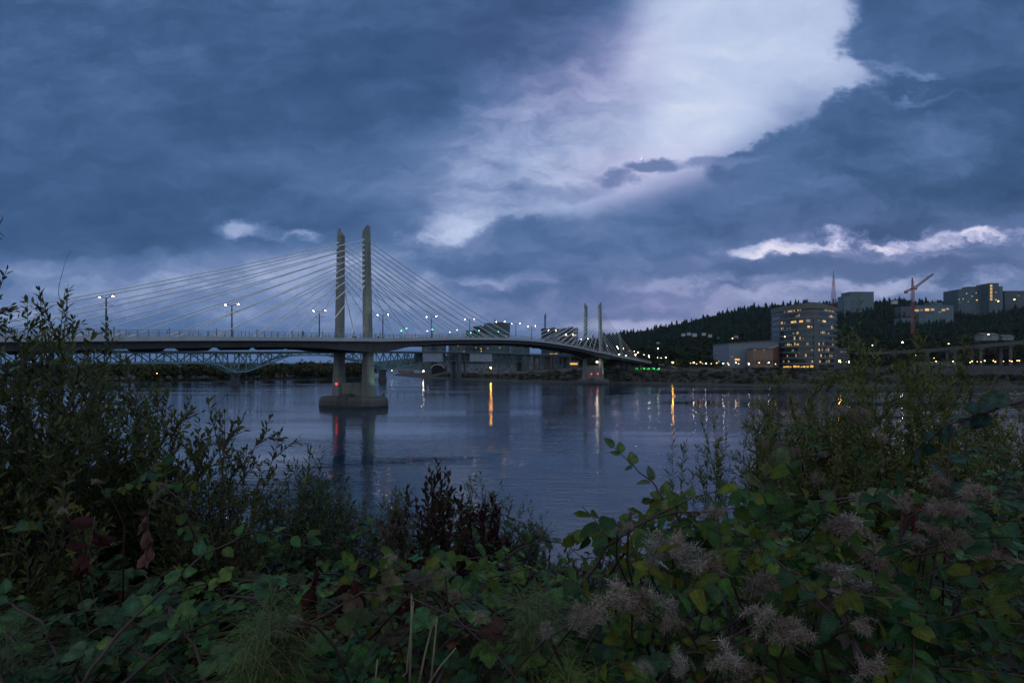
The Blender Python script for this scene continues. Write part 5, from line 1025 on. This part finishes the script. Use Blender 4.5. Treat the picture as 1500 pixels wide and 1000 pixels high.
shrub('pale tan dried weed left of the dark dried weed', bases_px(560, 610, 3.3, 3.7, 3), tops_px([(578, 735), (585, 750), (570, 760), (596, 765), (560, 775)], 3.2, 3.6, 4, 4), .026, .012, [(.12, .085, .07), (.09, .065, .055)], CURL_T, DRY, TWIG, 'dried_weed', 'weed', (5, .3), .003, .3, mult=3)
# clematis vines with fluffy seed heads
def plume_mesh(seed, n=560):
    r_ = np.random.default_rng(seed); b_ = Batch(*leaf_t(6, .016, .3, .4, 0, -.55, 0, .05, two=False)); nc = 16; cs = r_.normal(0, .40, (nc, 3)) * np.array((1, .8, .72))
    for i in range(n):
        c = cs[i % nc]; d = r_.normal(size=3); d /= np.linalg.norm(d); d = d + c * .4; g_ = r_.uniform(.55, 1.35)
        b_.add(c + d * .05, d, r_.normal(size=3), r_.uniform(.24, .46), tuple(v * g_ for v in TI[seed]), (1.0, r_.uniform(.2, 2.2)))
    for i in range(80):
        c = cs[i % nc]; d = r_.normal(size=3); b_.add(c, d, r_.normal(size=3), .12, (.07, .035, .03), (9, .3))
    v, f, c, u = b_.arrays(); o = mesh_np('seed_head', v, f, c, u, HAIR); me = o.data; bpy.data.objects.remove(o); return me
TI = [(.40, .30, .24), (.34, .28, .22), (.44, .34, .28), (.26, .19, .14), (.38, .33, .27), (.31, .22, .17)]
PLM = [plume_mesh(k) for k in range(6)]
def clematis(label, heads, leaves, pal, base, grp='clematis vines with fluffy seed heads'):
    r = thing('clematis_vine', base, label, 'clematis', grp); st = MB(); bt = Batch(*CLEM_T); b2 = Batch(*CURL_T)
    for (x, y, rad, Yd) in heads:
        if len(heads) < 9 and st.v: st.build('stem', CANE_M, r, True); st = MB()
        p = at(x, y, Yd); o = bpy.data.objects.new('seed_head', PLM[random.randrange(6)]); COL.objects.link(o); o.parent = r; o.location = p - Vector(base); s_ = rad / FPX * Yd * .92; o.scale = (s_, s_, s_ * .9); o.rotation_euler = (random.uniform(-.5, .5), random.uniform(-.5, .5), random.uniform(0, 6.28))
        q = Vector(base) if random.random() < .3 else p + Vector((random.uniform(-.25, .25), random.uniform(.05, .3), -random.uniform(.25, .5))); mid = (p + q) / 2 + Vector((random.uniform(-.06, .06), .05, .06)); st.tube([p, p.lerp(mid, .5) + Vector((0, .01, .01)), mid, q], [.0022, .003, .0035, .004], 4)
    for (x0, x1, y0, y1, Y0, Y1, n, sz) in leaves:
        for _ in range(n):
            if len(heads) < 9 and st.v: st.build('stem', CANE_M, r, True); st = MB()
            p = np.array(at(random.uniform(x0, x1), random.uniform(y0, y1), random.uniform(Y0, Y1))); tw = path(p, (random.gauss(0, 1), random.gauss(0, .5), random.gauss(.1, .4)), .16, 4, .3, .2); st.tube(tw, .0018, 4, False)
            for q, d, t in along(tw, .05):
                for s in (-1, 1):
                    f = nrm(np.cross(d, (0, 0, 1.0)) * s * .8 + d * .4 + np.array((0, -.25, random.uniform(-.6, .1)))); (b2 if random.random() < .25 else bt).add(q, f, nrm(np.array((random.gauss(0, .5), -.6, .8)) + U3() * .2), sz * random.uniform(.65, 1.15), vary(random.choice(pal), .3), (random.uniform(.8, 1.2), random.uniform(.2, 1.6)))
    if len(heads) < 9 and st.v: st.build('stem', CANE_M, r, True); st = MB()
    if st.v: st.build('stem', CANE_M, r, True)
    bt.build('foliage', LM3, r); b2.build('curled_foliage', LM3, r); return r
YG = [(.085, .120, .02), (.065, .112, .024), (.11, .118, .018), (.048, .098, .028), (.045, .09, .03)]; DG = [(.04, .09, .028), (.06, .10, .024), (.034, .075, .034), (.090, .102, .02)]
def near(hs, f=1.0): return [(x, y, r_, max(1.05, (1.24 + (900 - y) / 420) * f)) for x, y, r_ in hs]
def bz(x, Yd): X_ = (x - 750) / FPX * Yd; return (X_, Yd, gz(X_, Yd))
clematis('clematis mound with broad yellow-green leaves and large brown-pink seed fluff', near([(1047, 750, 18), (985, 800, 36), (1010, 815, 34), (1042, 825, 28), (955, 808, 28), (905, 880, 32), (870, 900, 30), (930, 872, 34), (845, 908, 22), (978, 888, 26), (985, 910, 20), (1110, 850, 32), (1145, 918, 34), (1120, 905, 28), (1168, 930, 26), (1068, 968, 30), (1090, 985, 24), (995, 972, 22), (945, 978, 18), (920, 770, 12), (905, 778, 10), (925, 752, 9), (800, 925, 16)], .96), [(860, 1200, 720, 800, 1.7, 2.0, 28, .062), (870, 1200, 800, 1000, 1.25, 1.7, 50, .05)], YG, bz(1030, 1.8))
clematis('clematis mound at lower right with grey seed fluff among dark leaves', near([(1242, 775, 32), (1225, 765, 24), (1240, 850, 34), (1218, 835, 22), (1292, 822, 26), (1275, 808, 20), (1205, 880, 24), (1322, 738, 20), (1300, 733, 16), (1382, 742, 24), (1404, 750, 20), (1365, 748, 16), (1400, 790, 24), (1375, 780, 22), (1343, 790, 16), (1370, 702, 18), (1430, 718, 20), (1415, 725, 16), (1455, 815, 24), (1472, 825, 20), (1490, 832, 16), (1275, 978, 26), (1262, 920, 22), (1195, 700, 14), (1262, 730, 16), (1312, 870, 16)]), [(1180, 1520, 740, 850, 1.6, 2.1, 34, .056), (1190, 1530, 850, 1010, 1.2, 1.6, 52, .05)], DG, bz(1350, 1.9))
clematis('tan clematis fluff hanging high among the right willows', [(1232, 600, 15, 4.6), (1262, 606, 17, 4.6), (1252, 612, 13, 4.6), (1142, 655, 12, 4.8), (1168, 660, 10, 4.8), (1290, 640, 10, 4.8), (1205, 665, 9, 4.8), (1120, 650, 8, 4.8)], [(1150, 1300, 620, 680, 4.4, 5.0, 6, .06)], DG, bz(1220, 4.8))
clematis('faded pinkish clematis fluff in the middle thicket beside the dried weeds', near([(632, 850, 18), (652, 838, 14), (600, 858, 12), (668, 868, 14), (575, 820, 12), (560, 870, 12), (705, 905, 12), (430, 905, 10)]), [(540, 760, 800, 930, 1.5, 2.0, 12, .05)], YG, bz(640, 1.9))
clematis('small pink tufted clematis heads in the left thicket', near([(238, 712, 10), (228, 728, 9), (140, 705, 7), (92, 748, 8), (75, 735, 8)], 1.1), [(40, 300, 700, 800, 1.8, 2.3, 8, .045)], DG, bz(200, 2.3))
# horsetail clumps: fine drooping whorls
def horsetail(x, y, Yd, label, n, pal, ln, spread):
    p0 = at(x, y, Yd); X_, Y_ = p0.x, p0.y; g0 = gz(X_, Y_); r = thing('horsetail_clump', (X_, Y_, g0), label, 'horsetail', 'horsetail clumps in the near thicket'); st = MB(); bt = Batch(*leaf_t(6, .006, .2, .5, 0, .42, two=False))
    for i in range(n):
        top = np.array(p0) + U3() * np.array((spread, spread * .7, spread * .5)); bs = np.array((X_ + random.gauss(0, .05), Y_ + random.gauss(0, .04) + .04, g0)); pts = [bs + (top - bs) * t for t in (0, .3, .6, .85, 1)]; st.tube(pts, [.003, .003, .0025, .002, .001], 5)
        for p, d, t in along(pts, .022, .25 * np.linalg.norm(top - bs)):
            if px_of(p)[1] > 1130: continue
            k = 11; ph = random.random() * 6.28
            for j in range(k): a = ph + j * 6.283 / k; bt.add(p, (math.cos(a), math.sin(a), .55 - .3 * (1 - t)), (0, 0, 1), ln * random.uniform(.7, 1.1) * (1.15 - .5 * t), vary(random.choice(pal), .3), (1, random.uniform(.8, 1.8)))
    st.build('stem', WSTEM, r, True); bt.build('foliage', STALK, r)
HG = [(.085, .10, .025), (.07, .09, .024), (.10, .10, .03)]
horsetail(400, 895, 1.32, 'large drooping horsetail clump at the bottom left of centre', 9, HG, .17, .055)
horsetail(790, 880, 1.45, 'drooping horsetail clump under the open water right of centre', 7, HG, .15, .05)
horsetail(835, 985, 1.22, 'bright yellow-green horsetail clump at the bottom edge', 7, [(.12, .15, .02), (.10, .13, .02)], .12, .035)
horsetail(10, 905, 1.4, 'dark horsetail clump in the bottom left corner', 4, [(.05, .07, .025)], .13, .04)
# pale dry grass stalks
def stalk(pix, Yd, label, th=.0022):
    pts = [at(x, y, Yd) for x, y in pix]; r = MB(); r.tube(pts, [th * (1.1 - .5 * i / (len(pts) - 1)) for i in range(len(pts))], 5); tag(r.build('dry_stalk', mat('straw', (.20, .155, .10), .8, var=.3, scale=30), None, True), label, 'stalk', 'pale dry stalks in the thicket')
stalk([(612, 1010), (622, 960), (632, 920), (638, 908), (640, 906)], 1.1, 'pale bent dry stalk, middle one of the group at the bottom'); stalk([(630, 1010), (636, 950), (640, 905)], 1.1, 'pale straight dry stalk meeting the bent one at its tip'); stalk([(600, 1010), (602, 940), (603, 870)], 1.15, 'thick tan upright stalk left of the bent dry stalk', .0026); stalk([(625, 1005), (645, 975), (668, 948)], 1.1, 'thin pale stalk leaning right below the bent dry stalk'); stalk([(548, 1010), (551, 985), (553, 965)], 1.1, 'short tan stalk beside the bramble leaves left of the dry stalks', .002); stalk([(590, 990), (596, 985), (600, 940), (606, 880)], 1.2, 'thin tan stalk directly behind the thick upright one')
# bare twigs at the top left
m = MB(); q = [at(-20, 345, 2.4), at(-5, 335, 2.4), at(3, 322, 2.4), at(4, 316, 2.4)]; m.tube(q, [.004, .003, .002, .001], 4); m.tube([q[1], at(6, 347, 2.4)], .0016, 4); m.tube([at(-10, 352, 2.4), at(3, 349, 2.4)], .002, 4); m.tube([at(-140, 470, 2.4), at(-60, 400, 2.4), q[0]], [.008, .006, .004], 5); tag(m.build('bare_twig', TWIG), 'bare forked twig poking in at the upper left edge', 'twig')
# red and brown withered leaves hanging in the thicket
for k, (x, y, Yd, col, lab) in enumerate(((120, 815, 1.6, (.036, .010, .010), 'dark red withered leaf cluster at the left, below the yellow flowers'), (455, 885, 1.4, (.036, .010, .010), 'dark red withered leaves right of the large horsetail clump'), (518, 895, 1.4, (.036, .010, .010), 'deep maroon withered leaves near the bramble leaves in the lower middle'), (205, 790, 1.8, (.10, .05, .04), 'brown withered leaves hanging left of the long red cane'), (590, 870, 1.6, (.036, .010, .010), 'dark red withered leaves left of the faded clematis fluff'), (1240, 905, 1.3, (.17, .13, .125), 'pale pinkish withered star-shaped leaves at the lower right'), (1345, 765, 1.9, (.09, .03, .02), 'red-brown withered leaves under the right clematis fluff'))):
    p = np.array(at(x, y, Yd)); r = thing('withered_leaf', tuple(p), lab, 'leaves'); bt = Batch(*CURL_T); st = MB(); q = path(p + np.array((0, .05, .10)), (0, -.3, -1), .16, 5, 0, .3); st.tube(q, .0018, 4)
    for a, d, t in along(q, .016, .02): bt.add(a, nrm(U3() * .6 + np.array((0, -.4, -.9))), U3(), random.uniform(.04, .065), vary(col, .35), (1.3, random.uniform(.5, 1.4)))
    st.build('stem', CANE_M, r, True); bt.build('foliage', DRY, r)
m = Batch(*OVAL_T)
for (x, y, Yd) in ((262, 832, 1.5), (108, 740, 1.9), (118, 745, 1.9), (105, 808, 1.6), (130, 838, 1.6)):
    r = thing('yellow_flower', tuple(at(x, y, Yd)), 'small yellow five-petalled wildflower ' + {262: 'above the horsetail clump', 108: 'topmost in the left thicket', 118: 'just right of the topmost left one', 105: 'beside the dark red withered leaf cluster', 130: 'below the dark red withered leaf cluster'}[x], 'flower', 'yellow wildflowers in the left thicket'); bt = Batch(*OVAL_T); p = np.array(at(x, y, Yd))
    for j in range(5): a = j * 1.257; bt.add(p, (math.cos(a), -.4, math.sin(a)), (0, -1, .2), .018, (.14, .10, .014))
    bt.build('petal', LM2, r); st = MB(); st.tube([p, p + np.array((.02, .04, -.25))], .0012, 4); st.build('stem', WSTEM, r)
# ground cover filling the slope
bs = [Batch(*BRAM_T), Batch(*OVAL_T), Batch(*WILL_T)]
for _ in range(15000):
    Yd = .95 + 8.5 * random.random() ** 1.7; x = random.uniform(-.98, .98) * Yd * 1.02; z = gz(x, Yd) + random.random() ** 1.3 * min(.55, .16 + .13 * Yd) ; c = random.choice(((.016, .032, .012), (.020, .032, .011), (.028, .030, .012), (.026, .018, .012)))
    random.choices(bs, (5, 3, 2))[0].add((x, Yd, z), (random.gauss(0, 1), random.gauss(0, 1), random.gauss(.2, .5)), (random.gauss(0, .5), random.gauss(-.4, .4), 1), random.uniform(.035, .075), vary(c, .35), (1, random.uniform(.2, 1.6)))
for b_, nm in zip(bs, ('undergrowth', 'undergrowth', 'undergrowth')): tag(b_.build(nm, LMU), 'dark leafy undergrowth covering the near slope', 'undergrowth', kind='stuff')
bs = [Batch(*WILL_T), Batch(*OVAL_T)]
for _ in range(9000):
    Yd = random.uniform(6.5, 33); x = random.uniform(-1.05, 1.05) * Yd; z = gz(x, Yd) + random.random() * random.uniform(.1, .8); c = random.choice(((.03, .045, .02), (.05, .05, .024), (.06, .05, .03)))
    random.choice(bs).add((x, Yd, z), (random.gauss(0, .5), random.gauss(0, .5), 1), (random.gauss(0, 1), random.gauss(-.4, .4), .2), random.uniform(.12, .35), vary(c, .35), (1, 1))
for b_ in bs: tag(b_.build('bank_grass', LM2), 'rough grass and weeds on the slope down to the water', 'grass', kind='stuff')
